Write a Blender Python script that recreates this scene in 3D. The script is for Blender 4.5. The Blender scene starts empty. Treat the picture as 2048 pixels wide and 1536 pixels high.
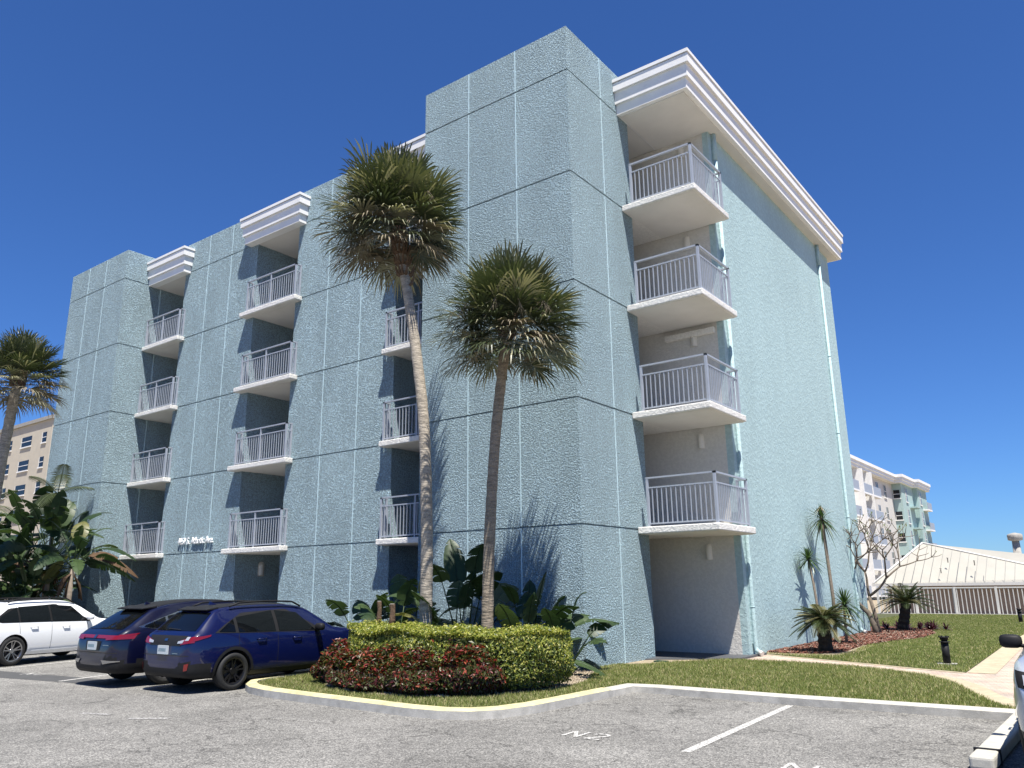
import bpy, math, random
import numpy as np
from mathutils import Vector, Matrix
from mathutils.bvhtree import BVHTree
random.seed(7); rng = np.random.default_rng(7)
R = math.radians; PI = math.pi
KA = .72            # paints and plants read darker in this light than their swatches
sc = bpy.context.scene; COL = sc.collection
S = 1.17            # every coordinate below is in units of 1.17 m; the last lines of the script scale the place to metres
# ---------------------------------------------------------------- camera
CAMP = Vector((8.334, -13.316, 1.6)); yaw, pit, rol, F = R(36.89), R(14.364), R(-0.67), 1586.3
fw = Vector((-math.sin(yaw)*math.cos(pit), math.cos(yaw)*math.cos(pit), math.sin(pit)))
rt = Vector((math.cos(yaw), math.sin(yaw), 0)); up = rt.cross(fw)
rt2 = rt*math.cos(rol)+up*math.sin(rol); up2 = -rt*math.sin(rol)+up*math.cos(rol)
cd = bpy.data.cameras.new('camera'); cam = bpy.data.objects.new('camera', cd); COL.objects.link(cam)
cam.matrix_world = Matrix((( rt2.x, up2.x, -fw.x, CAMP.x), (rt2.y, up2.y, -fw.y, CAMP.y), (rt2.z, up2.z, -fw.z, CAMP.z), (0, 0, 0, 1)))
cd.sensor_width = 36; cd.lens = F/2048*36; cd.clip_start = .05; cd.clip_end = 6000
sc.camera = cam
# ---------------------------------------------------------------- sky and sun
SUN = Vector((.33, -.255, 1)).normalized()
w = bpy.data.worlds.new('World'); sc.world = w; w.use_nodes = True
nt = w.node_tree; bg = nt.nodes['Background']; sky = nt.nodes.new('ShaderNodeTexSky')
sky.sky_type = 'NISHITA'; sky.sun_disc = False; sky.sun_elevation = math.asin(SUN.z); sky.sun_rotation = math.atan2(SUN.x, SUN.y)
sky.altitude = 0; sky.air_density = 1.0; sky.dust_density = .0; sky.ozone_density = 5.0
tint = nt.nodes.new('ShaderNodeVectorMath'); tint.operation = 'MULTIPLY'; tint.inputs[1].default_value = (.42, .68, 1.09)   # the deep blue of this day's clear air
nt.links.new(sky.outputs[0], tint.inputs[0]); nt.links.new(tint.outputs[0], bg.inputs[0]); bg.inputs[1].default_value = .066
sd = bpy.data.lights.new('sun', 'SUN'); sd.energy = 5.0; sd.angle = R(.53); sd.color = (1, .955, .88)
so = bpy.data.objects.new('sun', sd); COL.objects.link(so); so.rotation_euler = SUN.to_track_quat('Z', 'Y').to_euler(); so.location = (5, -10, 30)
sc.view_settings.view_transform = 'Standard'; sc.view_settings.look = 'None'; sc.view_settings.exposure = .92; sc.view_settings.gamma = 1

# ---------------------------------------------------------------- helpers
def tag(o, label=None, cat=None, group=None, kind=None):
    if label: o['label'] = label
    if cat: o['category'] = cat
    if group: o['group'] = group
    if kind: o['kind'] = kind
    return o
def empty(name, loc=(0, 0, 0), rz=0, label=None, cat=None, group=None):
    o = bpy.data.objects.new(name, None); COL.objects.link(o); o.location = loc; o.rotation_euler = (0, 0, rz); o.empty_display_size = .1
    return tag(o, label, cat, group)
def npmesh(name, V, Fc, mats, midx=None, parent=None, smooth=False, loc=(0, 0, 0)):
    V = np.asarray(V, np.float32); Fc = np.asarray(Fc, np.int32); me = bpy.data.meshes.new(name); k = Fc.shape[1]
    me.vertices.add(len(V)); me.vertices.foreach_set('co', V.ravel())
    me.loops.add(Fc.size); me.loops.foreach_set('vertex_index', Fc.ravel())
    me.polygons.add(len(Fc)); me.polygons.foreach_set('loop_start', np.arange(len(Fc), dtype=np.int32)*k)
    for m in mats: me.materials.append(m)
    if midx is not None: me.polygons.foreach_set('material_index', np.asarray(midx, np.int32))
    me.polygons.foreach_set('use_smooth', np.full(len(Fc), smooth))
    me.update(calc_edges=True)
    o = bpy.data.objects.new(name, me); COL.objects.link(o); o.parent = parent; o.location = loc
    return o
class MB:
    def __init__(s): s.v = []; s.f = []; s.m = []; s.sm = []
    def add(s, vs, fs, m=0, sm=False):
        b = len(s.v); s.v += [tuple(v) for v in vs]; s.f += [tuple(b+i for i in f) for f in fs]; s.m += [m]*len(fs); s.sm += [sm]*len(fs); return s
    def box(s, x0, y0, z0, x1, y1, z1, m=0):
        return s.add([(x0,y0,z0),(x1,y0,z0),(x1,y1,z0),(x0,y1,z0),(x0,y0,z1),(x1,y0,z1),(x1,y1,z1),(x0,y1,z1)],
              [(0,3,2,1),(4,5,6,7),(0,1,5,4),(1,2,6,5),(2,3,7,6),(3,0,4,7)], m)
    def prism(s, poly, z0, z1, m=0):
        n = len(poly); return s.add([(x,y,z0) for x,y in poly]+[(x,y,z1) for x,y in poly],
            [tuple(range(n))[::-1], tuple(range(n,2*n))]+[(i,(i+1)%n,n+(i+1)%n,n+i) for i in range(n)], m)
    def tube(s, pts, rad, n=10, m=0, sm=True, cap=True):
        pts = [Vector(p) for p in pts]; rad = rad if hasattr(rad, '__len__') else [rad]*len(pts); vs = []; u = None
        for i, p in enumerate(pts):
            t = (pts[min(i+1, len(pts)-1)]-pts[max(i-1, 0)]).normalized()
            if u is None: u = t.orthogonal().normalized()
            else: u = (u-t*u.dot(t)).normalized()
            v = t.cross(u)
            vs += [p+(u*math.cos(2*PI*k/n)+v*math.sin(2*PI*k/n))*rad[i] for k in range(n)]
        fs = [(i*n+k, i*n+(k+1)%n, (i+1)*n+(k+1)%n, (i+1)*n+k) for i in range(len(pts)-1) for k in range(n)]
        s.add(vs, fs, m, sm)
        if cap:
            b = len(s.v)-len(vs); s.f += [tuple(b+k for k in range(n))[::-1], tuple(b+len(vs)-n+k for k in range(n))]; s.m += [m, m]; s.sm += [False, False]
        return s
    def ribbon(s, A, B, m=0, sm=False):
        n = len(A); return s.add(list(A)+list(B), [(i, i+1, n+i+1, n+i) for i in range(n-1)], m, sm)
    def build(s, name, mats, parent=None, loc=(0, 0, 0)):
        me = bpy.data.meshes.new(name); me.from_pydata(s.v, [], s.f)
        for m in (mats if isinstance(mats, (list, tuple)) else [mats]): me.materials.append(m)
        me.polygons.foreach_set('material_index', s.m); me.polygons.foreach_set('use_smooth', s.sm); me.update()
        o = bpy.data.objects.new(name, me); COL.objects.link(o); o.parent = parent; o.location = loc
        return o
def bevel(o, wd, seg=2, ang=40):
    b = o.modifiers.new('bevel', 'BEVEL'); b.width = wd; b.segments = seg; b.limit_method = 'ANGLE'; b.angle_limit = R(ang); return o
def copy_tree(o, parent=None):
    c = o.copy(); COL.objects.link(c); c.parent = parent
    for ch in list(o.children): copy_tree(ch, c)
    return c

# ---------------------------------------------------------------- materials (coordinates: object space, metres after the final scaling)
def mat(name, col, rough=.7, var=.12, vs=3., bump=0., bs=40., bd=.01, metal=0., spec=.5, coat=0., detail=4., trans=0., voro=False, spk=0., spks=120., stretch=1, full=False):
    col = tuple(x*(KA if full is False else 1) for x in col)
    m = bpy.data.materials.new(name); m.use_nodes = True; n = m.node_tree.nodes; l = m.node_tree.links
    b = n['Principled BSDF']; b.inputs['Roughness'].default_value = rough; b.inputs['Metallic'].default_value = metal
    b.inputs['Specular IOR Level'].default_value = spec; b.inputs['Coat Weight'].default_value = coat; b.inputs['Coat Roughness'].default_value = .03
    tc = n.new('ShaderNodeTexCoord'); out = tc.outputs['Object']
    if stretch != 1:
        mp = n.new('ShaderNodeMapping'); mp.inputs['Scale'].default_value = (1, 1, stretch); l.new(out, mp.inputs['Vector']); out = mp.outputs[0]
    c = (*col, 1)
    if var > 0:
        t = n.new('ShaderNodeTexNoise'); t.inputs['Scale'].default_value = vs; t.inputs['Detail'].default_value = 6; t.inputs['Roughness'].default_value = .6
        l.new(out, t.inputs['Vector']); r = n.new('ShaderNodeValToRGB'); l.new(t.outputs['Fac'], r.inputs['Fac'])
        r.color_ramp.elements[0].position = .32; r.color_ramp.elements[1].position = .68
        r.color_ramp.elements[0].color = (*[x*(1-var) for x in col], 1); r.color_ramp.elements[1].color = (*[min(1, x*(1+var)) for x in col], 1)
        src = r.outputs['Color']
        if spk > 0:
            t2 = n.new('ShaderNodeTexNoise'); t2.inputs['Scale'].default_value = spks; t2.inputs['Detail'].default_value = 2; l.new(out, t2.inputs['Vector'])
            mr = n.new('ShaderNodeMapRange'); mr.inputs['From Min'].default_value = .35; mr.inputs['From Max'].default_value = .65
            mr.inputs['To Min'].default_value = 1-spk; mr.inputs['To Max'].default_value = 1+spk; l.new(t2.outputs['Fac'], mr.inputs['Value'])
            vm = n.new('ShaderNodeVectorMath'); vm.operation = 'SCALE'; l.new(src, vm.inputs[0]); l.new(mr.outputs['Result'], vm.inputs['Scale']); src = vm.outputs['Vector']
        l.new(src, b.inputs['Base Color'])
    else: b.inputs['Base Color'].default_value = c
    if bump > 0:
        t = n.new('ShaderNodeTexVoronoi' if voro else 'ShaderNodeTexNoise'); t.inputs['Scale'].default_value = bs
        if not voro: t.inputs['Detail'].default_value = detail; t.inputs['Roughness'].default_value = .55
        l.new(out, t.inputs['Vector']); bn = n.new('ShaderNodeBump'); bn.inputs['Strength'].default_value = bump; bn.inputs['Distance'].default_value = bd
        l.new(t.outputs['Distance' if voro else 'Fac'], bn.inputs['Height']); l.new(bn.outputs['Normal'], b.inputs['Normal'])
    if trans > 0:
        tr = n.new('ShaderNodeBsdfTranslucent'); tr.inputs['Color'].default_value = (min(1, col[0]*1.5), min(1, col[1]*1.6), col[2]*.8, 1)
        mx = n.new('ShaderNodeMixShader'); mx.inputs[0].default_value = trans; l.new(b.outputs[0], mx.inputs[1]); l.new(tr.outputs[0], mx.inputs[2])
        l.new(mx.outputs[0], n['Material Output'].inputs['Surface'])
    return m
def stucco(name, col, scale, dist, strength, plateau=(.42, .62), var=.06, stain=.12, dust=.0, full=False):
    col = tuple(x*(KA if full is False else 1) for x in col)
    m = bpy.data.materials.new(name); m.use_nodes = True; n = m.node_tree.nodes; l = m.node_tree.links; b = n['Principled BSDF']
    b.inputs['Roughness'].default_value = .8; b.inputs['Specular IOR Level'].default_value = .3
    tc = n.new('ShaderNodeTexCoord').outputs['Object']
    t = n.new('ShaderNodeTexNoise'); t.inputs['Scale'].default_value = scale; t.inputs['Detail'].default_value = 3; t.inputs['Roughness'].default_value = .5; t.inputs['Distortion'].default_value = .6; l.new(tc, t.inputs['Vector'])
    r = n.new('ShaderNodeMapRange'); r.interpolation_type = 'SMOOTHSTEP'; r.inputs['From Min'].default_value = plateau[0]; r.inputs['From Max'].default_value = plateau[1]; l.new(t.outputs['Fac'], r.inputs['Value'])
    t2 = n.new('ShaderNodeTexNoise'); t2.inputs['Scale'].default_value = scale*3.3; t2.inputs['Detail'].default_value = 2; l.new(tc, t2.inputs['Vector'])
    ad = n.new('ShaderNodeMath'); ad.operation = 'MULTIPLY_ADD'; l.new(t2.outputs['Fac'], ad.inputs[0]); ad.inputs[1].default_value = .35; l.new(r.outputs[0], ad.inputs[2])
    bn = n.new('ShaderNodeBump'); bn.inputs['Strength'].default_value = strength; bn.inputs['Distance'].default_value = dist
    l.new(ad.outputs[0], bn.inputs['Height']); l.new(bn.outputs[0], b.inputs['Normal'])
    # broad weather stains, elongated downwards
    mp = n.new('ShaderNodeMapping'); mp.inputs['Scale'].default_value = (1, 1, .35); l.new(tc, mp.inputs['Vector'])
    t3 = n.new('ShaderNodeTexNoise'); t3.inputs['Scale'].default_value = .9; t3.inputs['Detail'].default_value = 5; l.new(mp.outputs[0], t3.inputs['Vector'])
    c = n.new('ShaderNodeValToRGB'); l.new(t3.outputs['Fac'], c.inputs['Fac']); c.color_ramp.elements[0].position = .3; c.color_ramp.elements[1].position = .7
    c.color_ramp.elements[0].color = (*[x*(1-stain) for x in col], 1); c.color_ramp.elements[1].color = (*[min(1, x*(1+stain*.6)) for x in col], 1)
    mr = n.new('ShaderNodeMapRange'); mr.inputs['To Min'].default_value = 1-var*2.2; mr.inputs['To Max'].default_value = 1+var; l.new(ad.outputs[0], mr.inputs['Value'])  # shade of the relief put into the colour: pits darker, bumps lighter
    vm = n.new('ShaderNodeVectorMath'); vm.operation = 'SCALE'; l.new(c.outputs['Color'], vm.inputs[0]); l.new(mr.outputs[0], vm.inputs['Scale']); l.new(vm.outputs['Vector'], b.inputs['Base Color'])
    return m
M = {}
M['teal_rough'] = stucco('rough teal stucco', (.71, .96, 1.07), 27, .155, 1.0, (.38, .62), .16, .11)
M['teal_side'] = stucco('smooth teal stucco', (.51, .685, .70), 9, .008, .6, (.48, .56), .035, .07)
M['teal_paint'] = mat('teal paint', (.50, .66, .65), .6, .05, 2, .1, 60, .003)
M['joint'] = mat('light joint strip', (.66, .87, .92), .6, .08, 6, .3, 60, .004)
M['cream_wall'] = stucco('cream stucco', (.79, .76, .70), 14, .006, .6, (.42, .62), .03, .03)
M['slab_white'] = stucco('white slab stucco', (.72, .70, .655), 18, .010, .7, (.4, .62), .04, .05, full=True)
M['soffit'] = mat('soffit paint', (.64, .62, .58), .8, .04, 1.5, .12, 50, .003, full=True)
M['cornice'] = mat('white cornice', (.78, .77, .75), .6, .05, 1.2, .15, 30, .003, full=True)
M['rail'] = mat('grey blue rail paint', (.46, .50, .57), .45, .06, 5)
M['lamp'] = mat('cream lamp cover', (.86, .82, .74), .45, .03, 8)
M['porch'] = mat('grey porch paint', (.10, .105, .115), .6, .12, 3, .15, 50, .002)
M['white_letter'] = mat('white metal letters', (.85, .85, .84), .4, .02, 5, full=True)
M['concrete'] = mat('concrete', (.42, .40, .36), .9, .18, 5, .5, 60, .006, spk=.12)
M['kerb_yellow'] = mat('worn yellow kerb paint', (.68, .61, .34), .8, .22, 4, .4, 70, .004, spk=.1)
M['kerb_cream'] = mat('worn grey white kerb face', (.56, .54, .49), .85, .2, 5, .5, 60, .006, spk=.12)
M['kerb_white'] = mat('cream white kerb paint', (.60, .575, .50), .7, .14, 5, .4, 50, .005, spk=.08)
M['rubber'] = mat('black rubber', (.018, .018, .018), .7, .1, 20)
M['blk'] = mat('black plastic', (.016, .016, .017), .6, .15, 15, .2, 200, .001, spec=.25)
M['chrome'] = mat('chrome trim', (.62, .62, .63), .18, .03, 5, metal=1)
M['glass'] = mat('tinted glass', (.004, .005, .006), .02, 0, spec=.35)
M['brick_tan'] = mat('tan stucco tower', (.68, .61, .49), .85, .06, 1)
M['dark_win'] = mat('dark window glass', (.02, .024, .028), .15, .3, .5, spec=.3)
M['bark_palm'] = mat('palm trunk bark', (.44, .385, .31), .9, .35, 5, .9, 7, .03, spk=.3, spks=30, stretch=4)
M['boot'] = mat('palm boots', (.16, .10, .06), .9, .35, 14, .8, 30, .02)
M['bark_grey'] = mat('grey bark', (.27, .22, .17), .9, .25, 12, .6, 50, .006)
M['bark_dark'] = mat('cycad bark', (.035, .028, .022), .95, .3, 14, .9, 40, .02)
def leafm(name, col, tr=.22, rough=.42, spec=.45): return mat(name, col, rough, .22, 7, trans=tr, spec=spec)
M['bark_palm_brown'] = mat('brown palm trunk bark', (.33, .27, .20), .9, .35, 5, .9, 7, .03, spk=.3, spks=30, stretch=4)
M['pl1'] = leafm('palm leaf green', (.098, .125, .055), .10, .38); M['pl2'] = leafm('palm leaf olive', (.16, .175, .085), .10, .38); M['pl3'] = leafm('palm leaf dry', (.27, .22, .14), .1, .7)
M['pl4'] = leafm('palm leaf pale', (.40, .38, .24), .10, .38); M['pl5'] = leafm('palm leaf deep', (.060, .078, .034), .10, .38)
M['st1'] = leafm('paddle leaf dark green', (.030, .060, .022), .16, .45, .3); M['st2'] = leafm('paddle leaf mid green', (.06, .10, .035), .22, .45, .3); M['st3'] = leafm('paddle leaf yellowed', (.17, .17, .05), .22, .45)
M['st4'] = leafm('paddle leaf dead brown', (.10, .055, .025), .05, .8)
M['hg1'] = leafm('hedge leaf yellow green', (.44, .45, .08), .3); M['hg2'] = leafm('hedge leaf lime', (.27, .32, .06), .3); M['hg3'] = leafm('hedge leaf green', (.075, .12, .025), .25); M['hg4'] = leafm('hedge leaf pale yellow', (.62, .57, .18), .3)
M['cr1'] = leafm('croton leaf red', (.25, .022, .016), .22); M['cr2'] = leafm('croton leaf maroon', (.085, .016, .016), .2); M['cr3'] = leafm('croton leaf orange pink', (.40, .10, .055), .25); M['cr4'] = leafm('croton leaf olive', (.075, .085, .02), .22)
M['twig'] = mat('shrub twigs', (.05, .038, .025), .9, .3, 10)
M['gr1'] = leafm('grass blade green', (.20, .25, .058), .3, .6); M['gr2'] = leafm('grass blade light', (.33, .36, .11), .3, .6); M['gr3'] = leafm('grass blade straw', (.58, .50, .26), .2, .7)
M['dragon'] = leafm('sword leaf green', (.06, .11, .035), .2, .35)
M['cyc'] = leafm('cycad leaf green', (.06, .085, .03), .12, .35); M['cyc2'] = leafm('cycad leaf pale', (.20, .19, .085), .15, .45)
M['brom'] = leafm('dark red rosette leaf', (.06, .012, .018), .15, .35)
M['plume_leaf'] = leafm('young leaf', (.20, .24, .07), .25)

def asphalt():
    m = bpy.data.materials.new('worn asphalt'); m.use_nodes = True; n = m.node_tree.nodes; l = m.node_tree.links; b = n['Principled BSDF']
    b.inputs['Roughness'].default_value = .88; b.inputs['Specular IOR Level'].default_value = .3
    tc = n.new('ShaderNodeTexCoord').outputs['Object']
    def noise(s, d=3, r=.55, dist=0):
        t = n.new('ShaderNodeTexNoise'); t.inputs['Scale'].default_value = s; t.inputs['Detail'].default_value = d; t.inputs['Roughness'].default_value = r; t.inputs['Distortion'].default_value = dist; l.new(tc, t.inputs['Vector']); return t.outputs['Fac']
    def ramp(f, stops):
        r = n.new('ShaderNodeValToRGB'); l.new(f, r.inputs['Fac']); e = r.color_ramp.elements
        while len(e) < len(stops): e.new(.5)
        for k, (p, c) in enumerate(stops): e[k].position = p; e[k].color = (c[0], c[1], c[2], 1) if hasattr(c, '__len__') else (c, c, c, 1)
        return r.outputs['Color']
    def mul(a, c):
        v = n.new('ShaderNodeVectorMath'); v.operation = 'MULTIPLY'; l.new(a, v.inputs[0]); l.new(c, v.inputs[1]); return v.outputs[0]
    vo = n.new('ShaderNodeTexVoronoi'); vo.inputs['Scale'].default_value = 66; l.new(tc, vo.inputs['Vector'])
    sep = n.new('ShaderNodeSeparateColor'); l.new(vo.outputs['Color'], sep.inputs[0])
    agg = ramp(sep.outputs[0], [(0, (.07, .068, .064)), (.3, (.135, .131, .122)), (.7, (.195, .189, .175)), (1, (.32, .31, .284))])
    blot = ramp(noise(.55, 5, .6), [(.3, .80), (.7, 1.12)]); fine = ramp(noise(6, 4, .65), [(.3, .86), (.7, 1.12)])
    # cracks: edges of distorted cells, masked to patches
    dv = n.new('ShaderNodeTexNoise'); dv.inputs['Scale'].default_value = 1.6; dv.inputs['Detail'].default_value = 5; dv.inputs['Roughness'].default_value = .65; l.new(tc, dv.inputs['Vector'])
    vs = n.new('ShaderNodeVectorMath'); vs.operation = 'SCALE'; vs.inputs['Scale'].default_value = .9; l.new(dv.outputs['Color'], vs.inputs[0])
    va = n.new('ShaderNodeVectorMath'); l.new(tc, va.inputs[0]); l.new(vs.outputs[0], va.inputs[1])
    cv = n.new('ShaderNodeTexVoronoi'); cv.feature = 'DISTANCE_TO_EDGE'; cv.inputs['Scale'].default_value = 1.0; l.new(va.outputs[0], cv.inputs['Vector'])
    cr = ramp(cv.outputs['Distance'], [(.004, 0), (.022, 1)]); mk = ramp(noise(.7, 3), [(.44, 1), (.52, 0)])
    mx = n.new('ShaderNodeMix'); mx.data_type = 'RGBA'; mx.blend_type = 'LIGHTEN'; mx.inputs['Factor'].default_value = 1; l.new(cr, mx.inputs['A']); l.new(mk, mx.inputs['B'])
    crk = ramp(mx.outputs['Result'], [(0, .52), (1, 1)])
    oil = ramp(noise(1.15, 2, .4), [(.25, .78), (.34, 1)]); pale = ramp(noise(.33, 3, .5, 1.2), [(.5, 1), (.66, 1.16)])
    l.new(mul(mul(mul(mul(mul(agg, blot), fine), crk), oil), pale), b.inputs['Base Color'])
    bn = n.new('ShaderNodeBump'); bn.inputs['Strength'].default_value = .8; bn.inputs['Distance'].default_value = .006
    l.new(vo.outputs['Distance'], bn.inputs['Height']); l.new(bn.outputs[0], b.inputs['Normal'])
    return m
M['asphalt'] = asphalt()
def worn_paint(name, col, under, thr):
    m = bpy.data.materials.new(name); m.use_nodes = True; n = m.node_tree.nodes; l = m.node_tree.links; b = n['Principled BSDF']; b.inputs['Roughness'].default_value = .8
    tc = n.new('ShaderNodeTexCoord').outputs['Object']; t = n.new('ShaderNodeTexNoise'); t.inputs['Scale'].default_value = 26; t.inputs['Detail'].default_value = 5; t.inputs['Roughness'].default_value = .7; l.new(tc, t.inputs['Vector'])
    r = n.new('ShaderNodeValToRGB'); l.new(t.outputs['Fac'], r.inputs['Fac']); e = r.color_ramp.elements; e[0].position = thr; e[1].position = thr+.09; e[0].color = (*under, 1); e[1].color = (*col, 1)
    l.new(r.outputs['Color'], b.inputs['Base Color']); return m
M['line'] = worn_paint('white road paint', (.50, .49, .46), (.16, .155, .145), .43)
M['line_faint'] = worn_paint('faded road paint', (.42, .41, .39), (.14, .135, .13), .47)
def pavers():
    m = bpy.data.materials.new('herringbone pavers'); m.use_nodes = True; n = m.node_tree.nodes; l = m.node_tree.links; b = n['Principled BSDF']; b.inputs['Roughness'].default_value = .85
    tc = n.new('ShaderNodeTexCoord').outputs['Object']; mp = n.new('ShaderNodeMapping'); mp.inputs['Rotation'].default_value = (0, 0, R(30)); l.new(tc, mp.inputs['Vector'])
    br = n.new('ShaderNodeTexBrick'); br.inputs['Scale'].default_value = 4.2; br.inputs['Color1'].default_value = (.50, .36, .27, 1); br.inputs['Color2'].default_value = (.38, .34, .29, 1); br.inputs['Mortar'].default_value = (.22, .19, .16, 1)
    br.inputs['Mortar Size'].default_value = .018; br.inputs['Bias'].default_value = -.1; l.new(mp.outputs[0], br.inputs['Vector'])
    t = n.new('ShaderNodeTexNoise'); t.inputs['Scale'].default_value = 2.5; t.inputs['Detail'].default_value = 5; l.new(tc, t.inputs['Vector'])
    r = n.new('ShaderNodeMapRange'); r.inputs['From Min'].default_value = .3; r.inputs['From Max'].default_value = .7; r.inputs['To Min'].default_value = .75; r.inputs['To Max'].default_value = 1.2; l.new(t.outputs['Fac'], r.inputs['Value'])
    vm = n.new('ShaderNodeVectorMath'); vm.operation = 'SCALE'; l.new(br.outputs['Color'], vm.inputs[0]); l.new(r.outputs[0], vm.inputs['Scale']); l.new(vm.outputs[0], b.inputs['Base Color'])
    return m
M['pavers'] = pavers()
M['paver_edge'] = mat('tan paver border', (.54, .46, .31), .85, .15, 5, .3, 40, .004, spk=.08)
M['soil'] = mat('lawn soil and thatch', (.085, .095, .030), .95, .4, 6, .6, 60, .01, spk=.3, spks=90)
M['sand'] = mat('sandy soil', (.38, .31, .21), .95, .25, 5, .5, 50, .01, spk=.25, spks=70)
M['mulch'] = mat('red bark mulch', (.17, .065, .040), .95, .4, 14, 1, 35, .03, spk=.5, spks=45)
M['gravel'] = mat('pale gravel bed', (.40, .34, .25), .95, .35, 16, 1, 30, .03, spk=.45, spks=38)

# ---------------------------------------------------------------- ground
def sheet(name, poly, z, m, kind='structure', z0=None, **k):
    b = MB()
    if z0 is None: b.add([(x, y, z) for x, y in poly], [tuple(range(len(poly)))])
    else: b.prism(poly, z0, z)
    return tag(b.build(name, M[m] if isinstance(m, str) else m), kind=kind, **k)
sheet('ground', [(-2500, -2500), (2500, -2500), (2500, 2500), (-2500, 2500)], -.02, 'sand')
sheet('parking_lot', [(-60, -40), (40, -40), (40, 4), (-60, 4)], -.004, 'asphalt')
ISL = [(-4.75, 1.2), (-4.5, -1.2), (-4.32, -2.4), (-4.12, -3.5), (-4.0, -4.2), (-3.86, -4.6), (-3.58, -4.87), (-3.2, -5.07), (-2.6, -5.2), (-1.7, -5.27), (-.35, -5.33), (.6, -5.38), (1.15, -5.33), (1.5, -5.17), (1.75, -4.83), (1.87, -4.3), (1.9, -3.5), (1.92, -2.4), (1.93, -1.74), (2.3, -1.72), (4.37, -1.79), (7.3, -1.72), (8.8, -1.7)]
def offs(pl, d):
    out = []
    for i, p in enumerate(pl):
        a = Vector(pl[max(i-1, 0)]); c = Vector(pl[min(i+1, len(pl)-1)]); t = (c-a).normalized(); nrm = Vector((-t.y, t.x))
        out.append((p[0]+nrm.x*d, p[1]+nrm.y*d))
    return out
INN = offs(ISL, .17)
def kerb(name, i0, i1, mt, ms, label, zt=.125):
    b = MB(); A = ISL[i0:i1+1]; B = INN[i0:i1+1]; o = [(x, y, -.01) for x, y in A]; bev = .03
    A2 = offs(ISL, bev)[i0:i1+1]; t1 = [(x, y, zt-.025) for x, y in A]; t2 = [(x, y, zt) for x, y in A2]; t3 = [(x, y, zt) for x, y in B]; t4 = [(x, y, -.01) for x, y in B]
    b.ribbon(o, t1, 1, True); b.ribbon(t1, t2, 0, True); b.ribbon(t2, t3, 0, True); b.ribbon(t3, t4, 1)
    if i0 == 0: b.add([o[0], t1[0], t2[0], t3[0], t4[0]], [(0, 1, 2, 3, 4)])
    return tag(b.build(name, [M[mt], M[ms]]), kind='structure')
kerb('kerb', 0, 17, 'kerb_yellow', 'kerb_cream', '')
kerb('kerb', 17, 22, 'kerb_white', 'kerb_cream', '', .115)
GZ = .085
PATHU = [(1.45, 5.15), (2.48, 4.62), (4.26, 3.78), (5.1, 3.33), (5.83, 3.02)]
PATHL = [(1.60, 3.40), (2.82, 3.35), (4.0, 2.98), (4.8, 2.55), (5.35, 2.1), (5.75, 1.55), (6.1, .75), (6.35, .0), (6.75, -.95), (7.2, -1.55)]
lawn_front = [INN[i] for i in range(1, 22)]+[(7.15, -1.5)]+PATHL[::-1]+[(0.0, 2.3), (-.0, -.0), (-4.37, 0), (-4.4, 1.2)]
sheet('lawn', lawn_front, GZ, 'soil', z0=-.01)
lawn_back = PATHU+[(5.62, 10.9), (5.6, 30.95), (-3.2, 30.95), (-3.2, 14.7), (1.5, 14.7), (1.5, 5.0)]
sheet('lawn', lawn_back, GZ, 'soil', z0=-.01)
sheet('walkway', [(1.0, 5.2)]+PATHU+[(5.62, 10.9), (5.6, 31), (9.5, 31), (9.5, -1.5)]+PATHL[::-1]+[(1.0, 3.4)], GZ-.012, 'pavers', z0=-.01)
def strip(name, A, d, z, m):
    B = offs(A, d); b = MB(); b.ribbon([(x, y, z) for x, y in A], [(x, y, z) for x, y in B]); return tag(b.build(name, M[m]), kind='structure')
strip('path_border', PATHL[2:], .32, GZ-.006, 'paver_edge')
strip('path_border', PATHU[:]+[], -.12, GZ-.006, 'paver_edge')
strip('path_border', [(5.86, 3.0), (5.62, 10.9), (5.6, 30.9)], -.42, GZ-.005, 'paver_edge')
sheet('mulch_bed', [(1.35, 5.35), (1.9, 5.3), (2.62, 5.5), (2.95, 6.3), (2.78, 8.6), (3.0, 10.2), (3.45, 12.2), (3.4, 14.4), (2.8, 17), (1.6, 18.2), (.8, 18), (.7, 14.75), (1.5, 14.75), (1.5, 5.3)], GZ+.02, 'mulch', z0=0)
sheet('sand_patch', [(1.5, 5.1), (2.4, 4.85), (3.0, 5.2), (3.25, 6.2), (3.05, 8.6), (2.6, 8.6), (2.7, 6.4), (1.5, 5.6)], GZ+.010, 'sand', z0=0)
sheet('sand_patch', [(-.05, 2.25), (-.02, 1.2), (.35, 1.3), (.9, 2.2), (1.55, 3.3), (1.4, 3.38), (.6, 2.85)], GZ+.008, 'sand', z0=0)
sheet('gravel_bed', [(-3.45, -2.65), (-2.95, -3.55), (-2.63, -4.0), (-2.0, -4.4), (-1.2, -4.63), (-.3, -4.57), (.37, -4.2), (.9, -3.48), (1.1, -2.6), (.95, -1.6), (.55, -.8), (.1, 0), (-4.2, 0), (-4.0, -1.5)], GZ+.015, 'gravel', z0=0)
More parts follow.
